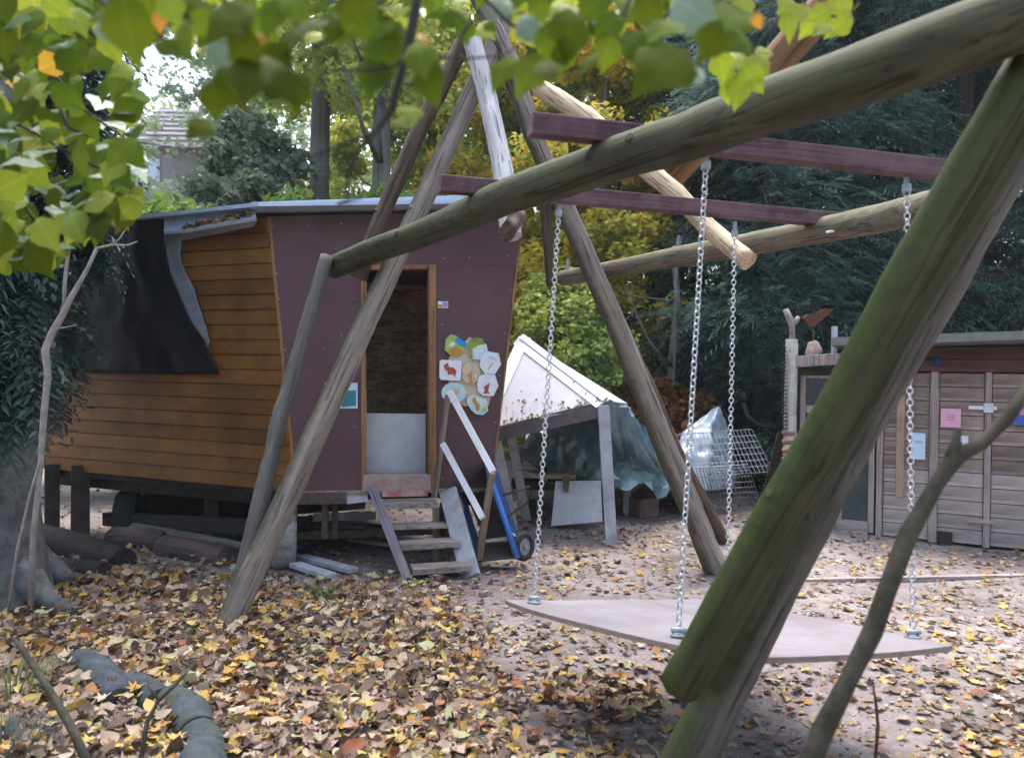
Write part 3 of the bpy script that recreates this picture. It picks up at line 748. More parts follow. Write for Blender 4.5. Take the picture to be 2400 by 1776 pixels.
wbeam('stringer', P(872, 1142, 6.9), GP(962, 1374, -.02), .045, .09, M['stringer'], steps, (0, 1, 0.3))
wbeam('stringer', P(1050, 1150, 7.05), GP(1104, 1352, 0.0), .16, .05, M['leg_grey'], steps, (0, 1, .35))
TR = [((893, 1180), (1028, 1177), 6.80, 'step_wood'), ((920, 1235), (1052, 1231), 6.70, 'step_wood'), ((940, 1277), (1080, 1268), 6.55, 'step_wood'), ((968, 1334), (1105, 1325), 6.38, 'step_wood')]
for k, (a, b, d, mm) in enumerate(TR):
    boards('tread', P(*a, d), P(*b, d + .12), .20, (.05 if k != 1 else .025), M[mm], steps)
fpoly('painted_riser', [(893, 1162), (893, 1148), (1000, 1146), (1000, 1160)], M['red_paint'], .06, .02, steps)
wbeam('handrail', P(1054, 918, 6.85), P(1156, 1106, 6.45), .055, .04, M['white_rail'], steps, (0, 1, 0))
wbeam('handrail', P(1038, 1040, 6.85), P(1131, 1214, 6.45), .05, .04, M['white_rail'], steps, (0, 1, 0))
wbeam('rail_post', P(1050, 925, 6.95), P(1018, 1165, 6.95), .05, .05, M['post_wood'], steps)
wbeam('rail_post', P(1153, 1108, 6.50), GP(1118, 1336), .05, .05, M['post_wood'], steps)
wbeam('support_leg', P(1022, 1190, 7.0), GP(1022, 1318), .06, .04, M['post_wood'], steps)

# ------------------------------------------------------------------ upright blue wheelbarrow
wb = thing('wheelbarrow', GP(1160, 1322), 'blue wheelbarrow with a dark tub stood upright against the wagon', 'wheelbarrow')
A = P(1064, 1160, 7.02); B = P(1112, 1318, 6.72); C = P(1212, 1308, 6.74); D = P(1142, 1085, 7.02)
inn = Vector((0.03, .42, .10))
MB().prism([A + inn * .85, B + inn * .8 + Vector((.05, 0, .05)), C + inn * .8 + Vector((-.04, 0, .05)), D + inn * .85], inn * .06).build('tub_bottom', M['tub_dark'], wb)
def wallq(name, a, b, mat): 
    m_ = MB(); q = [a, b, b + inn * .85, a + inn * .85]
    n_ = (q[1] - q[0]).cross(q[2] - q[0]).normalized() * .008
    return m_.prism(q, n_).build(name, mat, wb)
sw = wallq('tub_side', A, B, M['dark_blue']); wallq('tub_side', C, D, M['dark_blue']); wallq('tub_end', B, C, M['tub_dark']); wallq('tub_end', D, A, M['tub_dark'])
MB().tube([D, P(1146, 1110, 7.0), P(1180, 1210, 6.86), C], .026, 8).build('rim_edge', M['blue_paint'], wb, smooth=True)
MB().tube([A, B], .014, 8).build('rim_edge', M['dark_blue'], wb, smooth=True)
MB().prism([A.lerp(B, .12) + inn * .12, A.lerp(B, .34) + inn * .12, A.lerp(B, .34) + inn * .5, A.lerp(B, .12) + inn * .5], Vector((.012, 0, 0))).build('label_plate', splotch('grey_label', (.12, .14, .2), (.08, .1, .16)), sw)
MB().prism([A.lerp(B, .16) + inn * .24 + Vector((.013, -.004, 0)), A.lerp(B, .3) + inn * .24 + Vector((.013, -.004, 0)), A.lerp(B, .3) + inn * .36 + Vector((.013, -.004, 0)), A.lerp(B, .16) + inn * .36 + Vector((.013, -.004, 0))], Vector((.003, 0, 0))).build('red_mark', splotch('red_mark', (.5, .12, .12), (.55, .2, .18)), sw)
MB().tube([P(1178, 1160, 6.95), P(1215, 1150, 7.0), P(1240, 1140, 7.05), P(1246, 1155, 7.1), P(1238, 1175, 7.15), P(1215, 1192, 7.15), P(1190, 1210, 7.0)], .010, 7).build('tube_leg', M['black_wood'], wb, smooth=True)
MB().tube([P(1200, 1250, 6.9), P(1218, 1268, 6.95), P(1228, 1280, 7.0)], .012, 7).build('wheel_fork', M['zinc_dull'], wb, smooth=True)
wheel(wb, P(1226, 1280, 6.95) , (0.8, -.75, .12), .125, .07, M['black_tyre'], M['rim'])

# ------------------------------------------------------------------ feeder with white roof
feed = thing('hay_feeder', GP(1330, 1270), 'pyramid roofed hay feeder of pale sheets on grey legs behind the wagon', 'hay feeder')
ap = P(1222, 790, 8.9); fl = P(1120, 1010, 8.35); fr_ = P(1418, 938, 7.98); br = P(1470, 945, 9.7); bl = P(1170, 985, 10.1)
def tri(name, q, mat, th=.02, parent=feed): 
    n_ = (q[1] - q[0]).cross(q[2] - q[0]).normalized()
    if n_.z > 0: n_ = -n_
    return MB().prism(q, n_ * th).build(name, mat, parent)
tri('roof_sheet', [fl, fr_, ap], M['white_sheet']); tri('roof_sheet', [fr_, br, ap], M['white_sheet']); tri('roof_sheet', [br, bl, ap], M['white_sheet']); tri('roof_sheet', [bl, fl, ap], M['white_sheet'])
def strip(a, b, w1, w2, lift=.012):
    n_ = (fr_ - fl).cross(ap - fl).normalized()
    if n_.y > 0: n_ = -n_
    d = (b - a).normalized(); s_ = n_.cross(d).normalized()
    if s_.z < 0: s_ = -s_
    return MB().prism([a - s_ * w1 + n_ * lift, b - s_ * w1 + n_ * lift, b + s_ * w2 + n_ * lift, a + s_ * w2 + n_ * lift], -n_ * (lift + .02))
strip(ap, fr_, .12, .04).build('ridge_trim', M['white_trim'], feed)
strip(fl.lerp(ap, .3), ap, .12, .03).build('ridge_trim', M['white_trim'], feed)
strip(ap, fr_, .03, .03, .022).build('ridge_cap', M['white_sheet'], feed)
items = []
rn_ = (fr_ - fl).cross(ap - fl).normalized()
if rn_.y > 0: rn_ = -rn_
for i in range(85):
    t = random.random(); k = random.random() ** 4 * .35
    p = fl.lerp(fr_, .2 + .8 * t).lerp(ap, k) + rn_ * .012
    items.append((p, random.uniform(0, 6.28), 1.0 + random.gauss(0, .3), .2, random.uniform(.010, .026), random.randrange(14)))
V, Fc = litter_mesh(items)
o = bpy.data.objects.new('roof_debris', np_mesh('roof_debris', V, Fc, M['litter'])); put(o, feed, Matrix.Identity(4)); o['kind'] = 'stuff'
dn = Vector((0, 0, -.05))
wbeam('crossbar', P(1140, 1024, 8.35), P(1412, 962, 8.0), .06, .13, M['crossbar'], feed)
wbeam('crossbar', P(1412, 962, 8.05), br + dn * 2, .05, .10, M['crossbar'], feed)
wbeam('leg', P(1414, 950, 7.96), GP(1433, 1276), .115, .05, M['leg_grey'], feed, (0, 1, 0))
wbeam('leg', P(1152, 1000, 8.3), GP(1200, 1250, -.05), .15, .05, M['leg_grey'], feed, (0, 1, 0))
wbeam('leg', P(1196, 1010, 9.0), GP(1236, 1225, -.02), .10, .05, M['leg_grey'], feed, (0, 1, 0))
wbeam('leg', br + dn, Vector((br.x + .02, br.y, 0)), .09, .05, M['leg_grey'], feed, (0, 1, 0))
wbeam('brace', P(1214, 1100, 8.9), P(1282, 1125, 9.0), .02, .02, M['wire'], feed)

# board stack under the feeder, white panel, block, rocks
pt = thing('plank_stack', GP(1290, 1190), 'tan plank on dark sleepers under the white hay feeder', 'planks')
MB().prism([P(1214, 1110, 9.2), P(1350, 1113, 9.2), P(1350, 1102, 9.7), P(1205, 1100, 9.7)], (0, 0, -.05)).build('top_plank', M['tan_board'], pt)
wbeam('sleeper', P(1200, 1132, 9.35), P(1400, 1140, 9.4), .3, .10, M['black_wood'], pt)
wbeam('sleeper', P(1240, 1172, 9.4), P(1240, 1205, 9.4), .16, .16, M['black_wood'], pt)
wbeam('sleeper', P(1392, 1165, 9.4), P(1392, 1205, 9.4), .16, .16, M['black_wood'], pt)
wp = thing('white_panel', GP(1360, 1236), 'dirty white board leaning below the plank stack, inside the feeder legs', 'board')
MB().prism([P(1292, 1232, 8.75), P(1412, 1222, 8.75), P(1408, 1126, 8.95), P(1302, 1128, 8.95)], (0, .03, 0)).build('sheet', M['white_panel'], wp)
MB().prism([P(1322, 1152, 8.9), P(1332, 1152, 8.9), P(1336, 1116, 8.95), P(1318, 1116, 8.95)], (0, -.03, 0)).build('rusty_hook', M['block'], wp)
blk = MB()
b0 = GP(1512, 1213); m3 = Matrix.Rotation(.55, 3, 'Z')
blk.box(b0 + Vector((0, .12, .115)), .31, .22, .23, m3)
tag(blk.build('stone_block', M['block'], None, bevel=.012), 'brown square block standing on the ground by the tarpaulin heap', 'block')
def rock(name, c, r, sc, mat, label, cat, group=None):
    bm = bmesh.new(); bmesh.ops.create_icosphere(bm, subdivisions=3, radius=1)
    for v in bm.verts:
        k = 1 + .28 * mnoise.noise(v.co * 1.4 + Vector(c)) + .1 * mnoise.noise(v.co * 4 + Vector(c))
        v.co = Vector((v.co.x * sc[0], v.co.y * sc[1], max(v.co.z, -.6) * sc[2])) * r * k
    me = bpy.data.meshes.new(name); bm.to_mesh(me); bm.free(); me.materials.append(mat)
    me.polygons.foreach_set('use_smooth', [True] * len(me.polygons))
    o = bpy.data.objects.new(name, me); put(o, None, Matrix.Translation(Vector(c)))
    return tag(o, label, cat, group)
rock('rock', GP(1462, 1172) + Vector((0, .2, .10)), .25, (1, .8, .62), M['stone'], 'tan rock lying between feeder leg and the dark gap under the tarpaulin', 'rock')
rock('rock', GP(1545, 1178) + Vector((0, .25, .10)), .27, (1.1, .8, .55), M['stone'], 'flat brown rock under the tarpaulin behind the square block', 'rock')

# teal tarpaulin heap
tp = thing('tarpaulin', GP(1420, 1170), 'crumpled teal tarpaulin draped over the heap behind the hay feeder', 'tarpaulin')
def tarp_rows(top, mid, bot, d0):
    r = []
    ins = [0, .25, .5, .75, 1]
    back = [P(x, y + 40, d + 1.0) for x, y, d in top]
    r.append(back); r.append([P(x, y, d) for x, y, d in top]); r.append([P(x, y, d) for x, y, d in mid]); r.append([P(x, y, d) for x, y, d in bot])
    return r
top = [(1205, 1075, 9.9), (1250, 1000, 10.0), (1300, 962, 10.0), (1370, 935, 10.0), (1430, 930, 9.9), (1500, 985, 10.0), (1560, 1040, 10.1), (1625, 1095, 10.3)]
mid = [(1207, 1082, 9.7), (1262, 1048, 9.55), (1310, 1030, 9.5), (1372, 1035, 9.4), (1450, 1050, 9.3), (1510, 1062, 9.4), (1570, 1085, 9.6), (1628, 1118, 10.0)]
bot = [(1210, 1090, 9.6), (1275, 1085, 9.5), (1325, 1098, 9.4), (1385, 1120, 9.2), (1455, 1140, 9.05), (1530, 1148, 9.15), (1585, 1145, 9.4), (1632, 1140, 9.8)]
def crumple(name, rows, mat, parent, sub, wr, freq, seed):
    o = cloth(name, rows, mat, parent, sub, wr, freq, seed, smooth=False)
    rnd = random.Random(seed)
    for v in o.data.vertices: v.co += Vector((rnd.uniform(-1, 1) * .018, rnd.uniform(-1, 1) * .035, rnd.uniform(-1, 1) * .025))
    m_ = o.modifiers.new('tri', 'TRIANGULATE'); m2 = o.modifiers.new('soft', 'BEVEL'); m2.width = .004; m2.segments = 1; m2.limit_method = 'NONE'
    return o
crumple('sheet', tarp_rows(top, mid, bot, 9.5), M['teal_tarp'], tp, 4, .16, 2.2, 5)
rows = [[P(1420, 928, 8.1), P(1440, 950, 9.5)], [P(1470, 975, 8.5), P(1500, 985, 9.7)], [P(1530, 1030, 8.9), P(1560, 1040, 9.9)], [P(1580, 1075, 9.3), P(1600, 1085, 10.0)]]
def fold_flap():
    v, f = [], []; NU, NV = 48, 14
    foot_ = [P(1438, 1075, 8.75), P(1490, 1098, 9.0), P(1545, 1112, 9.2), P(1612, 1098, 9.7)]
    head_ = [P(1424, 932, 8.12), P(1450, 952, 8.4), P(1480, 975, 8.8), P(1512, 1000, 9.3)]
    for j in range(NV + 1):
        for i in range(NU + 1):
            a = i / NU * 3; k = min(int(a), 2); t = a - k
            h = head_[k].lerp(head_[k + 1], t); ft = foot_[k].lerp(foot_[k + 1], t); q = j / NV
            w = abs(((i / NU * 6.5 + .5 * mnoise.noise(Vector((i * .11, q * 1.5, 3)))) % 1) - .5) * 2 - .5
            p = h.lerp(ft, q) + Vector((.04, -.11, .03)) * w * (.35 + .65 * q) + Vector((0, 0, -.10 * math.sin(math.pi * q)))
            p += Vector((0, -.05, .02)) * mnoise.noise(p * 5); v.append(p)
    for j in range(NV):
        for i in range(NU): a = j * (NU + 1) + i; f.append([a, a + 1, a + NU + 2, a + NU + 1])
    m_ = MB(); m_.add(v, f); return m_.build('hanging_flap', M['teal_tarp'], tp)
fold_flap()
tp2 = thing('plastic_sheet', GP(1680, 1120), 'pale blue plastic sheet pulled up to a point behind the wire panel', 'plastic sheet')
cloth('sheet', [[P(1668, 960, 10.6), P(1682, 952, 10.5), P(1700, 975, 10.7)], [P(1600, 1010, 10.4), P(1668, 1010, 10.2), P(1712, 1030, 10.6)], [P(1580, 1060, 10.2), P(1660, 1070, 10.0), P(1720, 1085, 10.4)], [P(1585, 1140, 10.0), P(1665, 1150, 9.8), P(1730, 1140, 10.2)]], M['clear_tarp'], tp2, 10, .07, 4.0, 9, th=.004)

# wire mesh panels
def mesh_panel(label, q, nu, nv):
    t = thing('wire_panel', (q[0] + q[1]) / 2, label, 'wire panel', 'wire panels leaning by the tarpaulin')
    fr = MB(); fr.tube([q[0], q[1], q[2], q[3], q[0]], .006, 6); fr.build('frame', M['wire'], t, smooth=True)
    w = MB()
    for i in range(1, nu):
        a = i / nu; w.tube([q[0].lerp(q[1], a), q[3].lerp(q[2], a)], .0042, 4, cap=False)
    for j in range(1, nv):
        a = j / nv; w.tube([q[0].lerp(q[3], a), q[1].lerp(q[2], a)], .0042, 4, cap=False)
    w.build('wire_grid', M['wire'], t)
mesh_panel('nearer wire mesh panel, slumped lower and further to the side of the block', [GP(1625, 1196), GP(1785, 1186), P(1752, 1088, 9.3), P(1600, 1098, 9.3)], 20, 8)
mesh_panel('wire mesh panel leaning behind, against the pale blue plastic sheet', [P(1606, 1120, 9.6), P(1812, 1105, 9.6), P(1762, 1006, 9.9), P(1585, 1018, 9.9)], 20, 7)
hose = MB(); hose.tube([P(1742, 945, 11.2), P(1752, 975, 11.1), P(1778, 996, 11.0), P(1812, 1002, 11.0), P(1836, 996, 11.2)], .035, 8)
tag(hose.build('black_hose', M['black_tyre'], None, smooth=True), 'black hose hanging in a curve behind the striped post', 'hose')
db = thing('dark_board', GP(1785, 1215), 'dark board leaning against the foot of the striped post', 'board')
MB().prism([GP(1772, 1218), GP(1800, 1212), P(1842, 1010, 9.2), P(1824, 1015, 9.2)], (0, .03, 0)).build('plank', M['black_wood'], db)

# ------------------------------------------------------------------ shed
g1, g2 = GP(1990, 1250), GP(2400, 1292)
SH = Plane(g1, (g2 - g1).cross(up))
hu = (g2 - g1).normalized(); hn = SH.n
shed = thing('plank_shed', g2, 'weathered plank shed with papers pinned on its front', 'shed')
def sz(x, y):
    p = SH.at(x, y); return (p - g1).dot(hu), p.z
def wp_(s, z, off=0.0): return g1 + hu * s + hn * off + up * z
def sbox(name, s0, s1, z0, z1, off, th, mat, parent=shed, sl=0.0, bevel=.004):
    """board on the shed front; local X along the wall"""
    a = wp_(s0, z0, off - th); L = s1 - s0
    me = bpy.data.meshes.new(name)
    q = [(i * L, -j * th, k * (z1 - z0) + i * sl) for k in (0, 1) for i, j in ((0, 0), (1, 0), (1, 1), (0, 1))]
    me.from_pydata(q, [], [[0, 1, 2, 3], [4, 7, 6, 5], [0, 4, 5, 1], [1, 5, 6, 2], [2, 6, 7, 3], [3, 7, 4, 0]])
    me.materials.append(mat); fix_normals(me)
    y = -hn
    mw = Matrix(((hu.x, y.x, 0, a.x), (hu.y, y.y, 0, a.y), (0, 0, 1, a.z), (0, 0, 0, 1)))
    o = bpy.data.objects.new(name, me); put(o, parent, mw)
    if bevel:
        m_ = o.modifiers.new('bevel', 'BEVEL'); m_.width = bevel; m_.segments = 1
    return o
sL = sz(1862, 1150)[0]; s0 = sz(2070, 1150)[0]; s1 = sz(2108, 1150)[0]; s2 = sz(2187, 1150)[0]; s3 = sz(2313, 1150)[0]; s4 = s3 + 1.05; s5 = s4 + 1.1
ztop = sz(2300, 872)[1]
pit = 0.148
for (a, b) in ((s0, s2 - .045), (s2 + .045, s3 - .035), (s3 + .035, s4 - .035), (s4 + .035, s5)):
    z = 0.02; k = 0
    while z < ztop - .02:
        z1 = min(z + pit - .007, ztop)
        sbox('plank', a, b, z, z1, random.uniform(-.004, .004), .025, M['shed_low'] if z < .72 else M['shed_plank'])
        z += pit; k += 1
sbox('wall_backing', sL, s5, 0.0, ztop, -.05, .03, M['black_wood'])
for s_, w in ((s2, .085), (s3, .06), (s4, .06)):
    sbox('wall_post', s_ - w / 2, s_ + w / 2, 0.0, ztop, .022, .03, M['shed_post'])
sbox('wall_post', s0 - .07, s0 - .005, .0, ztop, .022, .04, M['shed_post'])
sbox('batten', s1 - .04, s1 + .04, .45, 1.55, .016, .02, M['ply_tan'])
z = ztop + .004
for k in range(2):
    sbox('gable_plank', s0 - .3, s5, z, z + .125, .03 + .004 * k, .03, M['shed_dark']); z += .13
zr = z
MB().prism([wp_(s0 - .5, zr + .0, .42), wp_(s5, zr + .10, .42), wp_(s5, zr - .05, -2.6), wp_(s0 - .5, zr - .1, -2.6)], (0, 0, .085)).build('roof', M['felt'], shed)
sbox('side_wall', s5 - .05, s5, 0, zr, -.06, 2.4, M['shed_plank'])
MB().prism([wp_(sL, 0, -.1), wp_(sL, 0, -2.4), wp_(sL, ztop, -2.4), wp_(sL, ztop, -.1)], hu * .04).build('side_wall', M['shed_dark'], shed)
MB().prism([wp_(sL, 0, -2.4), wp_(s5, 0, -2.4), wp_(s5, ztop, -2.4), wp_(sL, ztop, -2.4)], -hn * .04).build('rear_wall', M['shed_dark'], shed)
# netted door
d0_, d1_ = sz(1960, 1150)[0], s0 - .09
zb, zt = sz(2030, 1222)[1], sz(2030, 1062)[1]
door = sbox('net_door', d0_, d1_, zb, 1.35, -.012, .02, M['net'])
sbox('door_frame', d1_ - .06, d1_, .03, 1.45, .012, .03, M['shed_post'], door)
sbox('door_frame', d0_, d1_ - .062, .0, zb, .012, .03, M['shed_low'], door)
sbox('door_frame', d0_, d0_ + .06, zb + .002, 1.45, .012, .03, M['shed_post'], door)
# window left of it
w0, w1, w2_ = sz(1876, 950)[0], sz(1961, 950)[0], sz(1992, 950)[0]
zw0, zw1, zw2, zw3 = sz(1920, 1110)[1], sz(1920, 966)[1], sz(1920, 953)[1], sz(1920, 880)[1]
sbox('wall_panel', w0 - .02, d0_ - .01, 0, zw0 - .03, .0, .03, M['shed_low'])
win = sbox('window', w0, w1, zw0, zw3, -.01, .02, M['shed_post'])
sbox('pane', w0 + .05, w1 - .05, zw2 + .01, zw3 - .02, -.006, .004, M['glass_dark'], win)
sbox('pane', w0 + .05, w1 - .05, zw0 + .02, zw1 - .01, -.006, .004, M['glass_dark'], win)
sbox('frame', w0, w0 + .055, zw0, zw3, .018, .03, M['shed_post'], win); sbox('frame', w1 - .06, w1, zw0, zw3, .018, .03, M['shed_post'], win)
sbox('frame', w0 + .057, w1 - .062, zw1 - .01, zw2 + .012, .016, .03, M['shed_post'], win); sbox('frame', w0 + .057, w1 - .062, zw3 - .03, zw3, .016, .03, M['shed_post'], win)
sbox('wall_panel', w1 + .005, d0_ + .1, zw0 - .02, zw3, .0, .03, M['glass_dark'])
lz = sz(1920, 862)[1]
sbox('lintel', w0 - .12, d0_ + .45, zw3 + .005, lz, .03, .04, M['black_wood'])
sbox('eave_board', w0 - .04, d0_ + .35, lz + .002, lz + .125, .18, .25, M['shed_post'], sl=.06)
for k, q in enumerate([(2205, 957, 2252, 1000, 'pink_paper', 'pink sheet of paper pinned to the shed planks', 'paper'), (2136, 1014, 2169, 1075, 'blue_paper', 'pale blue paper hanging on the shed beside the grey post', 'paper'), (2241, 1020, 2269, 1064, 'white_paper', 'white paper with a blue figure on the shed, below the pink sheet', 'paper'), (2375, 932, 2440, 996, 'blue_bag', 'bright blue poster on the shed at the edge of view', 'poster')]):
    x0, y0, x1, y1, mm, lab, cat = q
    a = sz(x0, (y0 + y1) / 2)[0]; b = sz(x1, (y0 + y1) / 2)[0]; za = sz((x0 + x1) / 2, y1)[1]; zb_ = sz((x0 + x1) / 2, y0)[1]
    o = sbox(['note', 'note', 'note', 'poster'][k], a, b, za, zb_, .062 if k != 2 else .05, .028, M[mm], None, bevel=0)
    tag(o, lab, cat)
    if k == 0:
        for z_ in (.62, .5, .36): sbox('writing', a + (b - a) * .3, a + (b - a) * .7, za + (zb_ - za) * z_, za + (zb_ - za) * (z_ + .05), .064, .002, M['red_paint'], o, bevel=0)
    if k == 2: sbox('figure', a + .03, b - .05, za + .03, za + .13, .052, .002, M['blue_bag'], o, bevel=0)
    if k == 3: sbox('red_print', a + .05, b - .1, za + .1, za + .18, .064, .002, M['red_paint'], o, bevel=0)
    if k == 1: sbox('lines', a + .03, b - .03, za + .17, za + .2, .064, .002, splotch('blue_lines', (.3, .45, .62), (.35, .5, .65)), o, bevel=0)
hz = sz(2300, 955)[1]
for zz in (hz, sz(2300, 1220)[1]):
    o = sbox('hinge', sz(2270, 955)[0], sz(2336, 955)[0], zz - .018, zz + .018, .044, .02, M['white_rail'] if zz == hz else M['sill_wood'], shed, bevel=0)
sbox('hinge_plate', s3 - .045, s3 + .045, hz - .05, hz + .05, .05, .02, M['galv'], shed)
dv = thing('blue_ornament', wp_(sz(2195, 850)[0], sz(2195, 862)[1], .06), 'small dark blue ornament fixed under the shed roof', 'ornament')
a_ = sz(2195, 850); MB().tube([wp_(a_[0] - .06, a_[1], .07), wp_(a_[0], a_[1] + .02, .09), wp_(a_[0] + .06, a_[1], .07)], [.02, .05, .02], 8).build('body', M['dark_blue'], dv)
vent = sbox('floor_vent', sz(2195, 1270)[0], sz(2232, 1270)[0], .0, .13, .05, .03, M['black_wood'], shed)

# striped post beside the shed
tot = thing('striped_post', GP(1850, 1200), 'white post notched down one edge with reddish bands near its foot', 'post')
pts = [GP(1846, 1200) + Vector((0, 0, 0)), P(1850, 1080, 8.95), P(1853, 950, 8.95), P(1856, 795, 8.95)]
pole('post', [pts[0], pts[1], pts[2], pts[3]], (.075, .068), M['birch'], tot, 12, .05)
for i in range(7):
    y = 1020 + i * 20; c = P(1849, y, 8.95); MB().tube([c, c + up * .045], .078, 12).build('red_band', M['birch_red'], tot, smooth=True)
nt_ = MB()
for i in range(22):
    c = P(1838 + i * .1, 815 + i * 9, 8.9); nt_.box(c + Vector((-.005, 0, 0)), .035, .09, .012)
nb_ = nt_.build('notches', M['black_wood'], tot); nb_['kind'] = 'stuff'
br_ = thing('forked_branch', P(1856, 795, 8.95), 'pale forked branch standing on top of the striped post', 'branch')
MB().tube([P(1857, 796, 8.95), P(1856, 765, 8.95), P(1850, 745, 8.95), P(1841, 725, 8.95)], [.035, .035, .04, .035], 8).tube([P(1856, 762, 8.95), P(1868, 750, 8.95), P(1872, 742, 8.95)], [.03, .03, .02], 8).build('fork', M['twig_grey'], br_, smooth=True)
rc = thing('rusty_ornament', P(1880, 765, 8.95), 'reddish brown leafy ornament above the shed eave beside the forked branch', 'ornament')
MB().prism([P(1882, 745, 9), P(1895, 736, 9), P(1915, 732, 9), P(1938, 722, 9), (P(1955, 724, 9)), P(1945, 735, 9), P(1925, 750, 9), P(1908, 767, 9), P(1895, 763, 9)], (0, .05, 0)).build('body', M['brown_rust'], rc)
MB().tube([P(1905, 765, 9.02), P(1908, 815, 9.02)], .008, 6).build('stake', M['rust'], rc)
rock('clay_pot', P(1907, 823, 9.0), .11, (.8, .8, 1.1), M['sill_wood'], 'small pale clay lump sitting on the shed eave', 'clay lump')
gp = thing('grey_stake', P(1953, 832, 9.0), 'thin grey stake rising from the shed eave', 'stake')
wbeam('stake', P(1955, 835, 9.0), P(1956, 765, 9.0), .06, .05, M['leg_grey'], gp)
# window of a building in the trees behind the shed
bh = thing('garden_hut', GP(2330, 1020), 'dark hut with a framed window among the evergreens behind the shed', 'hut')
MB().box(Vector((8.3, 13.2, 1.7)), 3.0, 2.0, 3.6).build('wall', M['black_wood'], bh)
hwin = MB().box(P(2350, 740, 12.17), .42, .02, .36).build('window', M['glass_dark'], bh)
MB().box(P(2350, 714, 12.15), .5, .03, .05).box(P(2374, 740, 12.15), .06, .03, .30).build('frame', M['shed_post'], hwin)

# edging board across the yard
eb = MB(); eb.beam(GP(1880, 1364) + up * .005, GP(2460, 1352) + up * .005, .06, .05)
tag(eb.build('edging_board', M['shed_low'], None), 'low timber edging half sunk in the bare yard', 'edging')

# ------------------------------------------------------------------ the swing frame
sf = thing('swing_frame', GP(1300, 1500), 'big timber swing frame of lashed poles and mossy logs', 'swing frame')
pole('leg_pole', [GP(527, 1478, -.05), P(1242, -70, 5.95)], (.088, .066), M['pole_tan'], sf, 16, .07, 14, .03, 4)
pole('leg_pole', [GP(548, 1458, -.04), P(574, 1330, 5.34), P(660, 965, 5.5), P(766, 600, 5.72)], (.066, .046), M['pole_grey'], sf, 12, .12)
pole('leg_pole', [GP(1690, 1362, -.06), P(1530, 975, 6.5), P(1441, 753, 6.3), P(1330, 500, 6.1), P(1247, 312, 5.95), P(1204, 161, 5.85), P(1105, -40, 5.75)], (.105, .062), M['pole_tan'], sf, 16, .07)
pole('leg_pole', [GP(1700, 1278, -.03), P(1600, 1090, 7.55), P(1420, 690, 6.8), P(1165, 120, 6.05)], (.075, .055), M['pole_brown'], sf, 12, .12)
pole('brace_pole', [P(838, 652, 5.75), P(905, 480, 5.75), P(985, 300, 5.75), P(1090, 95, 5.75)], (.058, .062), M['pole_brown'], sf, 12, .14, knots=3)
pole('brace_pole', [P(1198, 555, 5.25), P(1180, 400, 5.4), P(1145, 240, 5.6), P(1105, 85, 5.7)], (.072, .066), M['pole_white'], sf, 12, .1)
pole('brace_pole', [P(1292, 668, 6.75), P(1284, 560, 6.6), P(1275, 440, 6.5), P(1262, 300, 6.35)], (.045, .05), M['pole_brown'], sf, 10, .1)
pole('brace_pole', [P(1755, 612, 4.95), P(1656, 530, 5.2), P(1585, 455, 5.35), P(1500, 385, 5.5), P(1376, 272, 5.8), P(1262, 205, 6.05)], (.062, .07), M['pole_pale'], sf, 12, .12)
pole('brace_pole', [P(1575, 412, 3.1), P(1740, 235, 2.95), P(1960, -10, 2.75)], (.055, .062), M['pole_orange'], sf, 12, .06)
pole('brace_stub', [P(1186, 548, 3.92), P(1215, 505, 4.3)], (.042, .042), M['pole_brown'], sf, 12, .05, 3, 0)
L1 = [P(782, 626, 5.9), P(860, 592, 5.55), P(940, 566, 5.2), P(1050, 523, 4.66), P(1190, 458, 3.84), P(1330, 412, 3.42), P(1440, 372, 3.16), P(1600, 326, 2.86), P(1800, 250, 2.49), P(2000, 182, 2.24), P(2200, 108, 2.06), P(2440, 18, 1.90)]
pole('crossbar_log', L1, (.086, .088), M['log_green'], sf, 22, .045, knots=5)
L2 = [P(1318, 652, 6.8), P(1500, 618, 6.1), P(1700, 582, 5.4), P(1950, 535, 4.72), P(2130, 497, 4.2), P(2300, 455, 3.75)]
pole('crossbar_log', L2, (.066, .084), M['log_tan'], sf, 18, .05, knots=3)
wbeam('swing_beam', P(1242, 293, 3.08), P(2290, 408, 3.68), .075, .085, M['beam_maroon'], sf, bevel=.005)
wbeam('swing_beam', P(1030, 431, 4.06), P(2000, 520, 4.86), .075, .085, M['beam_maroon'], sf, bevel=.005)
pole('leg_pole', [P(1590, 1606, 2.86), P(2440, 150, 2.0)], (.074, .083), M['log_moss'], sf, 24, .07, 14, .02, 5)
pole('leg_pole', [P(1545, 1910, 3.05), P(1760, 1480, 2.88), P(1930, 1145, 2.76), P(2045, 930, 2.7), P(2195, 680, 2.6), P(2470, 180, 2.4)], (.094, .072), M['log_moss2'], sf, 22, .07, knots=4)
for x, y, d in ((1457, 368, 3.06), (1108, 494, 4.15), (1735, 290, 2.55), (1950, 545, 4.62)):
    MB().tube([P(x - 14, y, d), P(x + 14, y - 5, d - .01)], .008, 8).build('bolt', M['galv'], sf)

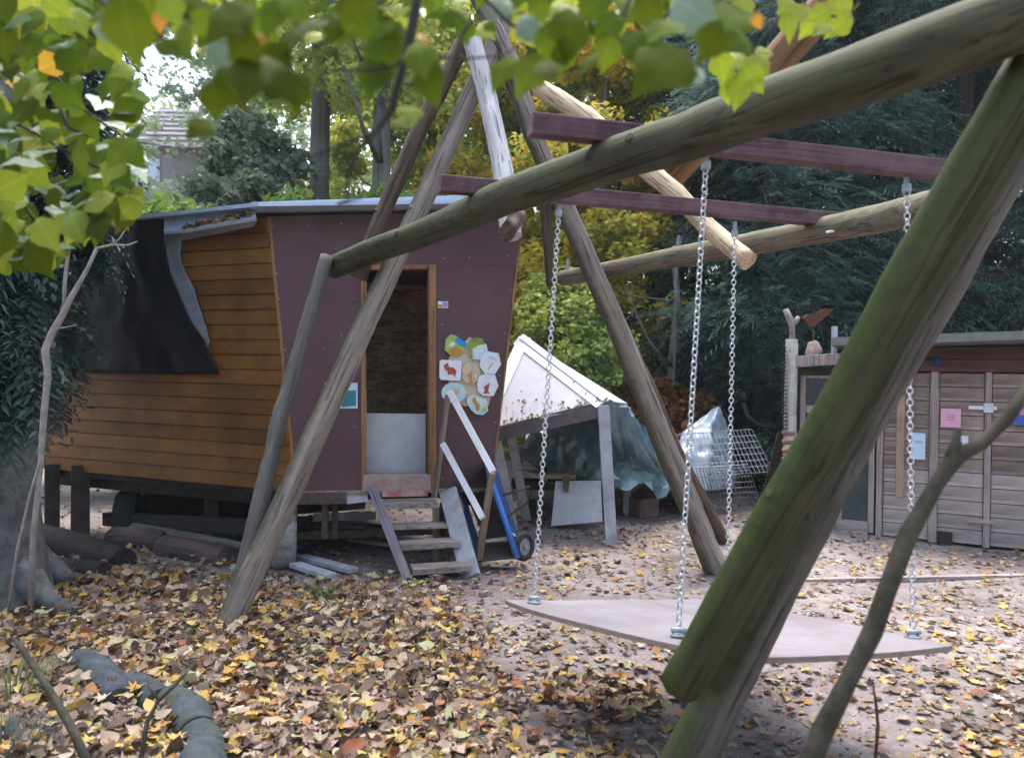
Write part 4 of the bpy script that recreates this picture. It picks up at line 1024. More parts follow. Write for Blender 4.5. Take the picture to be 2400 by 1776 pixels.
# hanging platform on four chains
def plane_fit(pts):
    A_ = np.array([[p[0], p[1], 1] for p in pts]); zz = np.array([p[2] for p in pts]); return np.linalg.lstsq(A_, zz, rcond=None)[0]
CH = [((1655, 378), 3.315, (1590, 1478)), ((2125, 432), 3.60, (2140, 1482)), ((1310, 492), 4.28, (1252, 1400)), ((1722, 540), 4.61, (1704, 1400))]
feet = [P(b[0], b[1] + 8, d) for (t, d, b) in CH]
pa, pb, pc = plane_fit(feet)
def on_board(x, y):
    r = F_ + (x - 1200) / FPX * R_ + (888 - y) / FPX * U_
    t = (pc - CAM_Z) / (r.z - pa * r.x - pb * r.y)
    return Vector((0, 0, CAM_Z)) + r * t
swing = thing('platform_swing', sum(feet, Vector()) / 4, 'flat wooden platform swing hanging on four chains', 'swing')
QA, QB, QC, QD = on_board(1183, 1406), on_board(1712, 1403), on_board(2232, 1514), on_board(1735, 1541)
N = 24
bn = Vector((-pa, -pb, 1)).normalized()
bv, bf = [], []
out_v = ((QA + QD) / 2 - (QB + QC) / 2).normalized(); out_u = ((QD + QC) / 2 - (QA + QB) / 2).normalized()
for j in range(N + 1):
    for i in range(N + 1):
        u, v = i / N, j / N               # u: A->B , v: A->D
        p = QA.lerp(QB, u).lerp(QD.lerp(QC, u), v)
        p += out_v * (.085 * math.sin(math.pi * v) ** .8 * (1 - u) ** 2) + out_u * (.05 * math.sin(math.pi * u) ** .8 * v ** 2)
        p += bn * (-.012 * math.sin(math.pi * u) * math.sin(math.pi * v) + .006 * mnoise.noise(p * 2))
        bv.append(p)
th = .022
n1 = (N + 1) ** 2
allv = bv + [p - bn * th for p in bv]
for j in range(N):
    for i in range(N):
        a = j * (N + 1) + i; bf.append([a, a + 1, a + N + 2, a + N + 1])
tf = list(bf); low = [[i + n1 for i in f[::-1]] for f in bf]
rim_i = [i for i in range(N + 1)] + [j * (N + 1) + N for j in range(1, N + 1)] + [N * (N + 1) + i for i in range(N - 1, -1, -1)] + [j * (N + 1) for j in range(N - 1, 0, -1)]
side = [[rim_i[k], rim_i[(k + 1) % len(rim_i)], rim_i[(k + 1) % len(rim_i)] + n1, rim_i[k] + n1] for k in range(len(rim_i))]
mbd = MB(); mbd.add(allv, tf + low + side)
brd = mbd.build('platform', M['swing_board'], swing)
brd.data.materials.append(M['swing_edge'])
for p in brd.data.polygons:
    if abs(p.normal.dot(bn)) < .5: p.material_index = 1
# chain links, one object each
def link_mesh():
    w, L, r = .0125, .029, .0037; n, k = 12, 5; v, f = [], []
    hl = L / 2 - w
    for i in range(n):
        t = 2 * math.pi * i / n
        cx, cz = w * math.cos(t), w * math.sin(t) + (hl if math.sin(t) >= 0 else -hl)
        for j in range(k):
            s = 2 * math.pi * j / k
            v.append((cx + r * math.cos(s) * math.cos(t), r * math.sin(s), cz + r * math.cos(s) * math.sin(t)))
    for i in range(n):
        for j in range(k): f.append((i * k + j, ((i + 1) % n) * k + j, ((i + 1) % n) * k + (j + 1) % k, i * k + (j + 1) % k))
    return np_mesh('link', v, f, M['galv'], True)
LM = link_mesh()
for ci, ((t, d, b)) in enumerate(CH):
    top_ = P(t[0], t[1], d); bot_ = P(b[0], b[1], d)
    ch = thing('chain', bot_, None, None)
    ch.parent = swing; ch.matrix_basis = WORLD[swing.name].inverted() @ WORLD[ch.name]
    L = (top_ - bot_).length; n = int(L / .0262); z = (top_ - bot_).normalized()
    x0 = Vector((0, 1, 0)).cross(z).normalized(); y0 = z.cross(x0)
    for i in range(n):
        c = bot_.lerp(top_, (i + .5) / n)
        a = (math.pi / 2 if i % 2 else 0) + .5 + ci * .35 + .12 * math.sin(i * .7)
        x = x0 * math.cos(a) + y0 * math.sin(a); y = z.cross(x)
        o = bpy.data.objects.new('link', LM)
        big = 1.0
        put(o, ch, Matrix(((x.x * big, y.x * big, z.x, c.x), (x.y * big, y.y * big, z.y, c.y), (x.z * big, y.z * big, z.z, c.z), (0, 0, 0, 1))))
    MB().tube([top_ + z * .05, top_ - z * .02], .012, 8).tube([top_ + z * .0, top_ - z * .035], .020, 10).build('eye_bolt', M['zinc_dull'], ch)
    foot = on_board(b[0], b[1] + 14)
    sh = MB()
    for s_ in (-1, 1): sh.tube([bot_ + Vector((s_ * .012, 0, .01)), bot_ + Vector((s_ * .022, 0, -.02)), foot + Vector((s_ * .022, 0, .012))], .007, 7)
    sh.tube([bot_ + Vector((-.03, 0, .0)), bot_ + Vector((.03, 0, .0))], .009, 8); sh.tube([foot + Vector((-.032, 0, .03)), foot + Vector((.032, 0, .03))], .011, 8)
    sh.tube([foot + bn * .002, foot + bn * .012], .036, 12)
    sh.build('shackle', M['zinc_dull'], ch, smooth=True)

# ------------------------------------------------------------------ logs and boards under the wagon
def ground_log(a, b, r, mat, label, cat='log', group='logs and poles under the wagon', r2=None):
    o = pole('log', [Vector(a), Vector(a).lerp(Vector(b), .5) + up * .01, Vector(b)], (r, r2 or r), mat, None, 14, .12)
    return tag(o, label, cat, group)
M['log_low'] = mat_wood('brown_mauve_log', (0.15, 0.105, 0.095), (0.075, 0.052, 0.047), 'Z', 1.0, stripe=0.45)
ground_log(P(533, 1314, 6.9), P(385, 1285, 7.3), .125, M['log_low'], 'thick sawn log showing its round end beside the wagon wheel')
ground_log(P(392, 1275, 7.4), P(268, 1262, 7.7), .125, M['log_low'], 'thick brown log lying behind the sawn log under the wagon')
ground_log(P(312, 1238, 7.6), P(600, 1290, 7.05), .055, M['pole_grey'], 'long thin pole resting on the logs under the wagon')
ground_log(P(95, 1255, 7.3), P(290, 1318, 6.7), .12, M['black_wood'], 'dark rotten log beside the grey tree trunk')
ground_log(P(95, 1330, 6.4), P(240, 1345, 6.35), .10, M['black_wood'], 'low dark log half buried in leaves beside the grey trunk')
for k, (a, b, lab) in enumerate([((690, 1330), (775, 1358), 'pale board lying on the soil beside the tyre, nearer the poles'), ((705, 1312), (828, 1345), 'pale board lying on the soil just behind the other one')]):
    o = MB().beam(GP(*a) + up * .03, GP(*b) + up * .03, .11, .04).build('board', M['leg_grey'], None, bevel=.005); tag(o, lab, 'board')
rub = thing('rubble_heap', GP(820, 1290), 'dark heap of slats and rubble under the wagon behind the steps', 'rubble')
for k in range(9):
    a = GP(random.uniform(730, 860), random.uniform(1262, 1290)) + up * random.uniform(.03, .2); ang = random.uniform(-.5, .5); l = random.uniform(.25, .45)
    MB().beam(a, a + Vector((l * math.cos(ang), l * math.sin(ang), random.uniform(-.05, .05))), .08, .03).build('slat', M[random.choice(['rust', 'black_wood', 'step_wood', 'block'])], rub)
# pale things seen through the gap under the wagon
tr = thing('water_trough', Vector((-6.6, 15.5, 0.1)), 'pale blue trough in the sunlit yard beyond the wagon', 'trough')
cx, cy = -8.6, 14.6
MB().box(Vector((cx, cy, .42)), 1.6, .7, .36).build('tub', M['light_blue'], tr); MB().box(Vector((cx, cy, .61)), 1.7, .8, .04).build('rim', M['light_blue'], tr); MB().box(Vector((cx, cy, .12)), 1.2, .5, .24).build('stand', M['shed_low'], tr)
tk = thing('water_tank', Vector((-5.2, 13.5, 0)), 'grey corrugated tank with a pale blue end seen under the wagon floor', 'tank')
a = P(395, 1190, 12.5)
MB().box(Vector((a.x, 12.5, .35)), .22, .6, .75).build('end_panel', M['light_blue'], tk)
for k in range(6):
    MB().tube([Vector((a.x + .2 + k * .14, 12.5, .0)), Vector((a.x + .2 + k * .14, 12.5, .72))], .08, 10).build('rib', M['grey_sheet'], tk, smooth=True)
yp = MB(); yp.box(Vector((-4.2, 12.8, .3)), 2.2, .04, .55)
tag(yp.build('grey_board', M['grey_sheet'], None), 'grey sheet standing upright beyond the wagon, beside the corrugated tank', 'sheet')

# ------------------------------------------------------------------ worn curved edging stones in the corner
es = thing('curved_edging', GP(330, 1640), 'curved row of worn grey edging stones half buried in fallen leaves', 'edging')
def wv(pts):
    out = []
    for i in range(9):
        t = i / 8 * (len(pts) - 1); k = min(int(t), len(pts) - 2); out.append(pts[k].lerp(pts[k + 1], t - k))
    return out
def edge_piece(px, r):
    pts = [GP(x, y) for x, y in px]; pts = [p + up * (r * .12) for p in pts]
    n = len(pts); rr = [r * .92] + [r] * (n - 2) + [r * .9]
    MB().tube(wv(pts), [r * (.88 + .14 * math.sin(math.pi * i / 8)) for i in range(9)], 18, .16).build('stone', M['edge_stone'], es, smooth=True, bevel=0.0)
edge_piece([(185, 1560), (222, 1580), (262, 1622), (280, 1655)], .098)
edge_piece([(286, 1606), (312, 1614), (340, 1630), (372, 1655)], .085)
edge_piece([(398, 1650), (430, 1670), (452, 1700), (466, 1722)], .094)
edge_piece([(468, 1725), (478, 1745), (482, 1768)], .092)
edge_piece([(480, 1768), (478, 1800), (468, 1850), (462, 1880)], .10)

# ------------------------------------------------------------------ fallen leaves
def dens(x, y):
    if y < 2.7 or y > 11.5: return 0
    edge = .12 - .13 * (y - 3.5)
    dx = edge - x
    n = mnoise.noise(Vector((x * 1.3, y * 1.3, 7)))
    if y < 6.5 + .4 * n:
        if dx + .25 * n > 0: d = 1.0 if dx > .25 else .55
        else: d = .24 + .34 * max(0, n)
        if y > 5.6 and x > -1.7: d *= .55
    else:
        d = .16 + .3 * max(0, n)
        if -.9 < x < 2.0 and 6.5 < y < 9.2: d += .18 * (.5 + n)
        if x < -2.2 and y < 7.3: d = .5
    if ((x - 1.25) / .75) ** 2 + ((y - 3.9) / .55) ** 2 < 1: d *= .35
    if ((x - .5) / .36) ** 2 + ((y - 4.35) / .25) ** 2 < 1: d = max(d, .8)
    return max(0, d)
items = []
tries = 0
while len(items) < 22000 and tries < 200000:
    tries += 1
    y = 2.7 + 8.8 * random.random() ** 1.5; x = random.uniform(-.72, .72) * y
    if random.random() > dens(x, y): continue
    dd = dens(x, y)
    z = ground_z(x, y) + .008 + random.random() ** 2 * (.06 if dd > .4 else .014)
    items.append(((x, y, z), random.uniform(0, 6.28), abs(random.gauss(0, .62 if dd > .4 else .3)), random.uniform(0, 6.28), random.choice([.020, .028, .035, .042, .052]) * random.uniform(.8, 1.15) * (1 if dd > .4 else .85), random.randrange(14)))
for _ in range(9000):          # crumbs of leaf and bits of twig
    y = 2.7 + 7.5 * random.random() ** 1.6; x = random.uniform(-.72, .72) * y
    items.append(((x, y, ground_z(x, y) + .004), random.uniform(0, 6.28), abs(random.gauss(0, .3)), random.uniform(0, 6.28), random.uniform(.006, .017), random.randrange(14)))
# the nearest in view become leaves of their own
def key(it):
    px, py = to_px(it[0]); inside = -20 < px < 2420 and py < 1790
    return -(it[4] / it[0][1]) - it[0][2] * .05 if inside else 9
items.sort(key=key)
near, rest = items[:300], items[300:]
TM = [np_mesh('fallen_leaf', v, f, M['litter_one']) for v, f in TPL]
for (p, yaw, tilt, taz, s, k) in near:
    o = bpy.data.objects.new('fallen_leaf', TM[k])
    rm = Matrix.Rotation(tilt, 4, Vector((math.cos(taz), math.sin(taz), 0))) @ Matrix.Rotation(yaw, 4, 'Z')
    put(o, ground, Matrix.Translation(Vector(p)) @ rm @ Matrix.Scale(s, 4))
V, Fc = litter_mesh(rest)
V = V.copy()
lit = bpy.data.objects.new('leaf_litter', np_mesh('leaf_litter', V, Fc, M['litter'])); put(lit, None, Matrix.Identity(4))
tag(lit, 'carpet of fallen autumn leaves over the yard', 'leaves', kind='stuff')

mb = MB()
for _ in range(150):
    y = 2.8 + 6 * random.random() ** 1.4; x = random.uniform(-.7, .7) * y; a = random.uniform(0, 3.14); l = random.uniform(.05, .22)
    p = Vector((x, y, ground_z(x, y) + .03)); q = Vector((x + l * math.cos(a), y + l * math.sin(a), ground_z(x, y) + random.uniform(.01, .06)))
    mb.tube([p, p.lerp(q, .5) + Vector((random.uniform(-.01, .01), random.uniform(-.01, .01), .008)), q], [.004, .0035, .002], 5)
o = mb.build('fallen_twigs', M['twig_grey'], None); tag(o, 'small fallen twigs scattered among the leaves', 'twigs', kind='stuff')

# ------------------------------------------------------------------ foliage builders
def unit(v): return v / np.maximum(np.linalg.norm(v, axis=-1, keepdims=True), 1e-6)

def leaf_quads(C, size, rng, flat=0.35, asp=0.62):
    """a folded four-point leaf at every centre in C"""
    n = len(C)
    d = unit(rng.normal(size=(n, 3)) * np.array([1, 1, .6])); nr = unit(rng.normal(size=(n, 3)) + np.array([0, 0, flat * 2]))
    sd_ = unit(np.cross(d, nr)); nr = np.cross(sd_, d)
    s = (size * rng.uniform(.6, 1.25, n))[:, None]
    v = np.stack([C - d * s, C + sd_ * s * asp + nr * s * .18, C + d * s, C - sd_ * s * asp + nr * s * .18], 1).reshape(-1, 3)
    f = (np.arange(n)[:, None] * 4 + np.array([[0, 1, 2, 3]]))
    return v, f

def clumped(n, centers, rad, rng):
    k = rng.integers(0, len(centers), n)
    off = rng.normal(size=(n, 3)); off = unit(off) * (rng.random((n, 1)) ** .45) * rad[k][:, None] * np.array([1, 1, .62])
    return centers[k] + off

def crown_mesh(name, h0, h1, r, n_leaf, n_cl, size, mat, seed, cl=(.35, .75), shape=1.0):
    rng = np.random.default_rng(seed)
    t = rng.random(n_cl); z = h0 + (h1 - h0) * t
    prof = np.sin(np.pi * np.clip(t * .86 + .12, 0, 1)) ** .7
    a = rng.uniform(0, 2 * np.pi, n_cl); rr = r * prof * np.sqrt(rng.uniform(.12, 1, n_cl))
    c = np.stack([rr * np.cos(a), rr * np.sin(a), z], 1)
    C = clumped(n_leaf, c, rng.uniform(cl[0], cl[1], n_cl), rng)
    v, f = leaf_quads(C, size, rng)
    return np_mesh(name, v, f, mat)

def trunk_mesh(name, h, r0, r1, mat, seed, limbs=5, lean=.06, flare=1.5):
    rnd = random.Random(seed); mb = MB()
    pts, rad = [], []
    for i in range(9):
        t = i / 8; pts.append(Vector((lean * h * t * rnd.uniform(.7, 1.3) * .5, .15 * mnoise.noise(Vector((t * 3, seed, 0))), h * t))); rad.append((r0 + (r1 - r0) * t) * (1 + (flare - 1) * max(0, 1 - t * 9)))
    mb.tube(pts, rad, 14, .08)
    for k in range(limbs):
        t = rnd.uniform(.35, .92); b = pts[int(t * 8)]; a = rnd.uniform(0, 6.28); l = rnd.uniform(.9, 2.2) * (1.2 - t * .5)
        e = b + Vector((math.cos(a) * l, math.sin(a) * l, l * rnd.uniform(.3, .9))); m = b.lerp(e, .5) + Vector((0, 0, -.1 * l))
        q = r0 * (1 - t * .7) * .42; mb.tube([b, m, e], [q, q * .7, q * .25], 7, .1)
    me = bpy.data.meshes.new(name); me.from_pydata(mb.v, [], mb.f); me.materials.append(mat); fix_normals(me)
    me.polygons.foreach_set('use_smooth', [True] * len(me.polygons))
    return me

def tree(name, loc, label, cat, crown, trunk, rot=0, sc=(1, 1, 1), group=None, cname='crown'):
    loc = Vector((loc[0], loc[1], ground_z(loc[0], loc[1]) - .05))
    t = thing(name, loc, label, cat, group)
    mw = Matrix.Translation(loc) @ Matrix.Rotation(rot, 4, 'Z') @ Matrix.Diagonal((*sc, 1))
    if trunk: put(bpy.data.objects.new('trunk', trunk), t, mw)
    if crown: put(bpy.data.objects.new(cname, crown), t, mw)
    return t

def spray_mesh(name, cents, dirs, length, mat, rng, nl=11, width=.016, droop=.35):
    """evergreen sprays: each a drooping axis with narrow leaflets on both sides"""
    n = len(cents); d = unit(dirs)
    sd_ = unit(np.cross(d, np.array([0, 0, 1.0]) + rng.normal(size=(n, 3)) * .35)); nr = np.cross(sd_, d)
    L = length * rng.uniform(.6, 1.3, n)
    vs_, fs_ = [], []; o = 0
    for k in range(nl):
        t = (k + .5) / nl; s = 1 if k % 2 else -1
        base = cents + d * (L * t)[:, None] - np.array([0, 0, 1.0]) * (droop * L * t * t)[:, None]
        fl_ = L * (.42 * (1 - t * .65))
        tip = base + (sd_ * s * .8 + d * .65 + np.array([0, 0, -.28])) * fl_[:, None] + rng.normal(size=(n, 3)) * .015
        w = (d * 1.0 + nr * .25) * (width + .12 * fl_)[:, None] * .55
        m = base * .45 + tip * .55 + nr * .012
        v = np.stack([base, m + w, tip, m - w], 1).reshape(-1, 3)
        vs_.append(v); fs_.append(np.arange(n)[:, None] * 4 + np.array([[0, 1, 2, 3]]) + o); o += 4 * n
    return np_mesh(name, np.concatenate(vs_), np.concatenate(fs_), mat)

def conifer(name, h, r, n, seed, low=.05, length=.55, mat=None):
    rng = np.random.default_rng(seed)
    nb = 70
    tb = np.sort(rng.random(nb) ** .85); zb = low * h + (h - low * h) * tb; ab = rng.uniform(0, 2 * np.pi, nb); rb = r * (1 - tb) ** .55 * rng.uniform(.7, 1.1, nb)
    k = rng.integers(0, nb, n); u = rng.random(n) ** .55
    a = ab[k] + rng.normal(size=n) * .32
    c = np.stack([np.cos(a) * rb[k] * u, np.sin(a) * rb[k] * u, zb[k] + .15 * rb[k] * u - .25 * rb[k] * u * u + rng.normal(size=n) * .22], 1)
    dirs = np.stack([np.cos(a + rng.normal(size=n) * .5), np.sin(a + rng.normal(size=n) * .5), rng.uniform(-.5, .25, n)], 1)
    return spray_mesh(name, c, dirs, length, mat, rng)

# dark evergreens behind the shed and feeder
CON = [conifer('crown', 11, 2.7, 9000, 11 + i, .04, .46, M['yew']) for i in range(3)]
CTR = trunk_mesh('trunk', 10.5, .24, .05, M['bark_dark'], 3, 4, .02)
cl = [('dark evergreen just beyond the wire panels, the nearest behind the feeder', 3.95, 12.4, 0, .85), ('dense dark evergreen behind the striped post', 5.2, 12.8, 1, 1.0), ('tall dark evergreen rising above the shed roof', 7.2, 12.6, 2, 1.05),
      ('dark evergreen at the far edge of view over the shed', 9.4, 12.0, 0, 1.0), ('dark evergreen in the second row, above the striped post', 4.3, 15.2, 2, 1.15), ('dark evergreen in the second row over the shed ridge', 6.5, 15.6, 1, 1.2), ('evergreen in the back row at the edge of view', 9.3, 15.8, 1, 1.2), ('small dark evergreen beside the yellow maple', 3.35, 14.6, 1, .8)]
for i, (lab, x, y, k, s) in enumerate(cl):
    tree('evergreen_tree', (x, y), lab, 'tree', CON[k], CTR, i * 1.9, (s, s, s), 'dark evergreens behind the shed')
# yellow and green trees behind the wagon
YM = [crown_mesh('crown', .8, 9.0, 2.4, 38000, 110, .066, M['maple_yellow'], 31), crown_mesh('crown', 1.5, 10, 2.7, 38000, 115, .072, M['lime_leaves'], 32)]
YT = trunk_mesh('trunk', 8.5, .17, .05, M['bark_far'], 5, 6)
tree('maple_tree', (1.35, 13.8), 'yellow maple glowing between feeder roof and dark evergreens', 'tree', YM[0], YT, 0, (.85, .85, .9), 'autumn trees behind the wagon')
tree('maple_tree', (2.25, 15.6), 'yellow maple standing in the gap just before the evergreens begin', 'tree', YM[0], YT, 3.3, (.85, .85, 1.0), 'autumn trees behind the wagon')
tree('maple_tree', (.1, 16.0), 'yellow green maple behind the tops of the swing poles', 'tree', YM[0], YT, 1.4, (1, 1, 1.1), 'autumn trees behind the wagon')
tree('lime_tree', (-1.6, 17.5), 'light yellow green tree behind the thin brown swing pole', 'tree', YM[1], YT, .7, (1, 1, 1.1), 'autumn trees behind the wagon')
tree('lime_tree', (2.2, 18.5), 'tall yellow green tree in the back row over the maple', 'tree', YM[1], YT, 2.7, (1.1, 1.1, 1.25), 'autumn trees behind the wagon')
tree('lime_tree', (-3.4, 20.5), 'yellow green tree standing behind the two bare grey trunks', 'tree', YM[1], YT, 4.1, (.9, .9, 1.2), 'autumn trees behind the wagon')
PAL = crown_mesh('crown', 3.0, 14.5, 3.0, 9000, 130, .10, M['pale_green'], 61, (.3, .8))
tree('pale_tree', (-9.6, 23.5), 'sparse pale tree letting the white sky through above the distant house', 'tree', PAL, YT, .4, (1, 1, 1.0))
tree('pale_tree', (-7.0, 24.5), 'sparse pale tree beyond the grey green shrub', 'tree', PAL, YT, 2.4, (.9, 1, 1.0))
# bare grey trunks
GT = trunk_mesh('trunk', 11, .22, .12, M['bark_far'], 8, 6, .01)
GTC = crown_mesh('crown', 6.5, 12.5, 2.4, 6000, 50, .09, M['lime_leaves'], 35)
tree('grey_trunk_tree', (-3.45, 13.8), 'forked grey tree trunk rising behind the wagon roof', 'tree', GTC, GT, 0, (1, 1, 1), 'bare trunks behind the wagon')
tree('grey_trunk_tree', (-2.25, 13.2), 'straight grey trunk behind the wagon roof nearer the swing pole', 'tree', GTC, GT, 2.0, (.9, .9, .95), 'bare trunks behind the wagon')
tree('grey_trunk_tree', (-.9, 19.0), 'thin grey trunk deep among the yellow trees', 'tree', GTC, GT, 3.4, (.8, .8, 1.1), 'bare trunks behind the wagon')
# shrubs behind the roof
SHB = crown_mesh('foliage', .3, 5.2, 1.25, 9000, 60, .075, M['green_leaves'], 41, (.25, .5))
SHT = trunk_mesh('stem', 3.5, .07, .03, M['bark_far'], 9, 5)
tree('shrub', (-4.25, 12.6), 'tall grey green shrub between the distant house and the grey trunks', 'shrub', SHB, SHT, 0, (1.0, 1, 1.12), 'shrubs behind the wagon', 'foliage')
BGR = crown_mesh('foliage', .6, 3.7, 1.1, 6500, 45, .085, M['bright_green'], 43, (.25, .5))
tree('shrub', (-4.7, 11.0), 'bright green shrub just above the wagon roof by the tarpaulin', 'shrub', BGR, SHT, 0, (1.15, 1, 1.06), 'shrubs behind the wagon', 'foliage')
tree('shrub', (-3.2, 11.2), 'bright green shrub showing over the metal roof edge', 'shrub', BGR, SHT, 2, (.9, 1, 1.10), 'shrubs behind the wagon', 'foliage')
tree('shrub', (-1.9, 11.6), 'light green shrub behind the roof by the straight grey trunk', 'shrub', BGR, SHT, 4, (.9, 1, 1.16), 'shrubs behind the wagon', 'foliage')
RUS = crown_mesh('foliage', .1, 1.5, .6, 1800, 20, .07, M['orange_brown'], 45, (.2, .35))
tree('shrub', (2.3, 11.6), 'rusty brown shrub at the foot of the evergreens behind the tarpaulin', 'shrub', RUS, SHT, 0, (1.2, 1, 1.1), None, 'foliage')
YLO = crown_mesh('foliage', .2, 3.2, 1.0, 12000, 60, .05, M['lime_leaves'], 47, (.25, .45))
tree('shrub', (.75, 11.6), 'yellow leaved shrub directly behind the white feeder roof', 'shrub', YLO, SHT, 1, (1, 1, 1.0), None, 'foliage')
# far woods, one mass
rng = np.random.default_rng(77)
nC = 620
cx_ = rng.uniform(-32, 30, nC); cy_ = rng.uniform(27, 40, nC)
top_h = 11 + 3 * np.sin(cx_ * .5) + rng.uniform(-2, 2, nC)
top_h = top_h * 1.55
cz_ = rng.random(nC) * top_h
Cc = clumped(60000, np.stack([cx_, cy_, cz_], 1), rng.uniform(.8, 1.8, nC), rng)
v, f = leaf_quads(Cc, .17, rng)
o = bpy.data.objects.new('distant_woods', np_mesh('distant_woods', v, f, M['pale_green'])); put(o, None, Matrix.Identity(4))
tag(o, 'pale green distant woods behind everything', 'woods', kind='stuff')

# unseen woods behind the viewer, added to hold low skylight off the walls
rng = np.random.default_rng(78)
nC = 300
ang = rng.uniform(math.pi * .98, math.pi * 2.02, nC); rad_ = rng.uniform(14, 19, nC)
cs = np.stack([rad_ * np.cos(ang), rad_ * np.sin(ang) + 3.0, rng.random(nC) * 7], 1)
v, f = leaf_quads(clumped(26000, cs, rng.uniform(.8, 1.7, nC), rng), .2, rng)
o = bpy.data.objects.new('surrounding_woods', np_mesh('surrounding_woods', v, f, M['green_leaves'])); put(o, None, Matrix.Identity(4))
tag(o, 'green woods that close in the yard around the viewer', 'woods', kind='stuff')

# thin haze volume added to lift the dark shadows among the far trees
hzb = MB(); hzb.box8([Vector((x, y, z)) for z in (-3.0, 26.0) for x, y in ((-60, -24), (60, -24), (60, 62), (-60, 62))])
mh = bpy.data.materials.new('haze_air'); mh.use_nodes = True
nh = mh.node_tree; nh.nodes.remove(nh.nodes['Principled BSDF'])
pv = nh.nodes.new('ShaderNodeVolumePrincipled'); pv.inputs['Color'].default_value = (.9, .97, 1, 1); pv.inputs['Density'].default_value = 0.0009
nh.links.new(pv.outputs[0], nh.nodes['Material Output'].inputs['Volume'])
ho = hzb.build('haze', mh, None, origin=Vector((0, 0, 0))); ho['kind'] = 'stuff'

# the distant house
hs_ = thing('house', Vector((-11.5, 25, 0)), 'distant house with mauve wall and slate roof glimpsed beyond the shrub', 'house')
hd = 25.0
xw0, xw1 = P(300, 400, hd).x, P(458, 400, hd).x
ze = P(400, 352, hd).z
MB().box8([Vector((xw0, hd, 0)), Vector((xw1, hd, 0)), Vector((xw1, hd + 6, 0)), Vector((xw0, hd + 6, 0)), Vector((xw0, hd, ze)), Vector((xw1, hd, ze)), Vector((xw1, hd + 6, ze)), Vector((xw0, hd + 6, ze))]).build('wall', M['brick_wall'], hs_)
rx1 = P(500, 350, hd).x; zr_ = P(330, 225, hd).z + .6
a, b, c, d = Vector((xw0 - .4, hd - .4, ze)), Vector((rx1, hd - .4, ze)), Vector((rx1, hd + 6.4, ze)), Vector((xw0 - .4, hd + 6.4, ze))
e, g = Vector((xw0 - .4, hd + 3, zr_)), Vector((P(372, 240, hd).x, hd + 3, zr_))
hroof = MB().add([a, b, c, d, e, g], [[0, 1, 5, 4], [1, 2, 5], [2, 3, 4, 5], [3, 0, 4], [3, 2, 1, 0]]).build('roof', M['slate'], hs_)
for k in range(7):
    t = (k + 1) / 8; MB().beam(a.lerp(e, t) + Vector((0, -.03, .02)), b.lerp(g, t) + Vector((0, -.03, .02)), .03, .05).build('slate_course', M['slate'], hroof)
wi = MB().box(Vector((P(352, 410, hd).x, hd - .02, P(352, 412, hd).z)), .62, .06, 1.05).build('window', M['window_white'], hs_)
MB().box(Vector((P(352, 410, hd).x - .15, hd - .06, P(352, 412, hd).z)), .22, .02, .9).build('pane', M['blue_paper'], wi); MB().box(Vector((P(352, 410, hd).x + .15, hd - .06, P(352, 412, hd).z)), .22, .02, .9).build('pane', M['blue_paper'], wi)

# ------------------------------------------------------------------ near grey trunk and yew on the left
tk0 = GP(20, 1432)
nt = thing('beech_tree', Vector((-3.78, 5.55, 0)), 'thick grey beech trunk at the edge beside the wagon', 'tree')
pts = [Vector((-3.78, 5.55, -.1)), Vector((-3.76, 5.55, .12)), Vector((-3.74, 5.55, .35)), Vector((-3.74, 5.55, .8)), Vector((-3.75, 5.55, 1.5)), Vector((-3.78, 5.55, 3.0)), Vector((-3.85, 5.6, 6.0)), Vector((-3.9, 5.6, 9))]
mb = MB(); mb.tube(pts, [.60, .50, .42, .37, .335, .31, .26, .15], 26, .07)
for a in (-.2, -1.2, .9, 2.4): mb.tube([Vector((-3.76 + .3 * math.cos(a), 5.55 + .3 * math.sin(a), .3)), Vector((-3.76 + .62 * math.cos(a), 5.55 + .62 * math.sin(a), .06)), Vector((-3.76 + .95 * math.cos(a), 5.55 + .95 * math.sin(a), -.05))], [.16, .07, .03], 9, .1)
mb.build('trunk', M['bark_grey'], nt, smooth=True)
rng = np.random.default_rng(5)
NC = crown_mesh('crown', 5.5, 9.5, 2.5, 6000, 50, .07, M['green_leaves'], 51)
put(bpy.data.objects.new('crown', NC), nt, Matrix.Translation(Vector((-3.9, 5.6, 0))))
# yew: sprays hanging in front of and beside the wagon's far end
n = 2000
cent, dr = [], []
for _ in range(n):
    y_ = random.choice([random.uniform(480, 640), random.uniform(560, 960), random.uniform(0, 520), random.uniform(0, 480)])
    if y_ > 480:
        lim = 130 if y_ < 620 else (100 + 70 * math.exp(-((y_ - 790) / 110) ** 2))
    else: lim = 260
    x_ = random.uniform(-140, lim); d_ = random.uniform(6.0, 7.2)
    cent.append(P(x_ - 15, y_ - 20, d_)); dr.append((random.uniform(.1, 1), random.uniform(-.8, .3), random.uniform(-.9, .1)))
for _ in range(260):                 # boughs in front of the beech trunk
    y_ = random.uniform(520, 960); x_ = random.uniform(-60, 95 if y_ > 700 else 70)
    cent.append(P(x_ - 25, y_ - 25, random.uniform(5.05, 5.3))); dr.append((random.uniform(-.2, 1), random.uniform(-.8, .2), random.uniform(-1, -.1)))
for _ in range(130):
    cent.append(P(random.uniform(120, 230), random.uniform(470, 565), random.uniform(6.6, 7.2))); dr.append((random.uniform(-.2, .7), random.uniform(-.6, .3), random.uniform(-1, -.3)))
ym = spray_mesh('crown', np.array([list(c) for c in cent]), np.array(dr), .36, M['yew_near'], rng, 15, .022, .5)
yw = thing('yew_tree', Vector((-4.7, 7.0, 0)), 'dark green yew drooping over the tarpaulin end of the wagon', 'tree')
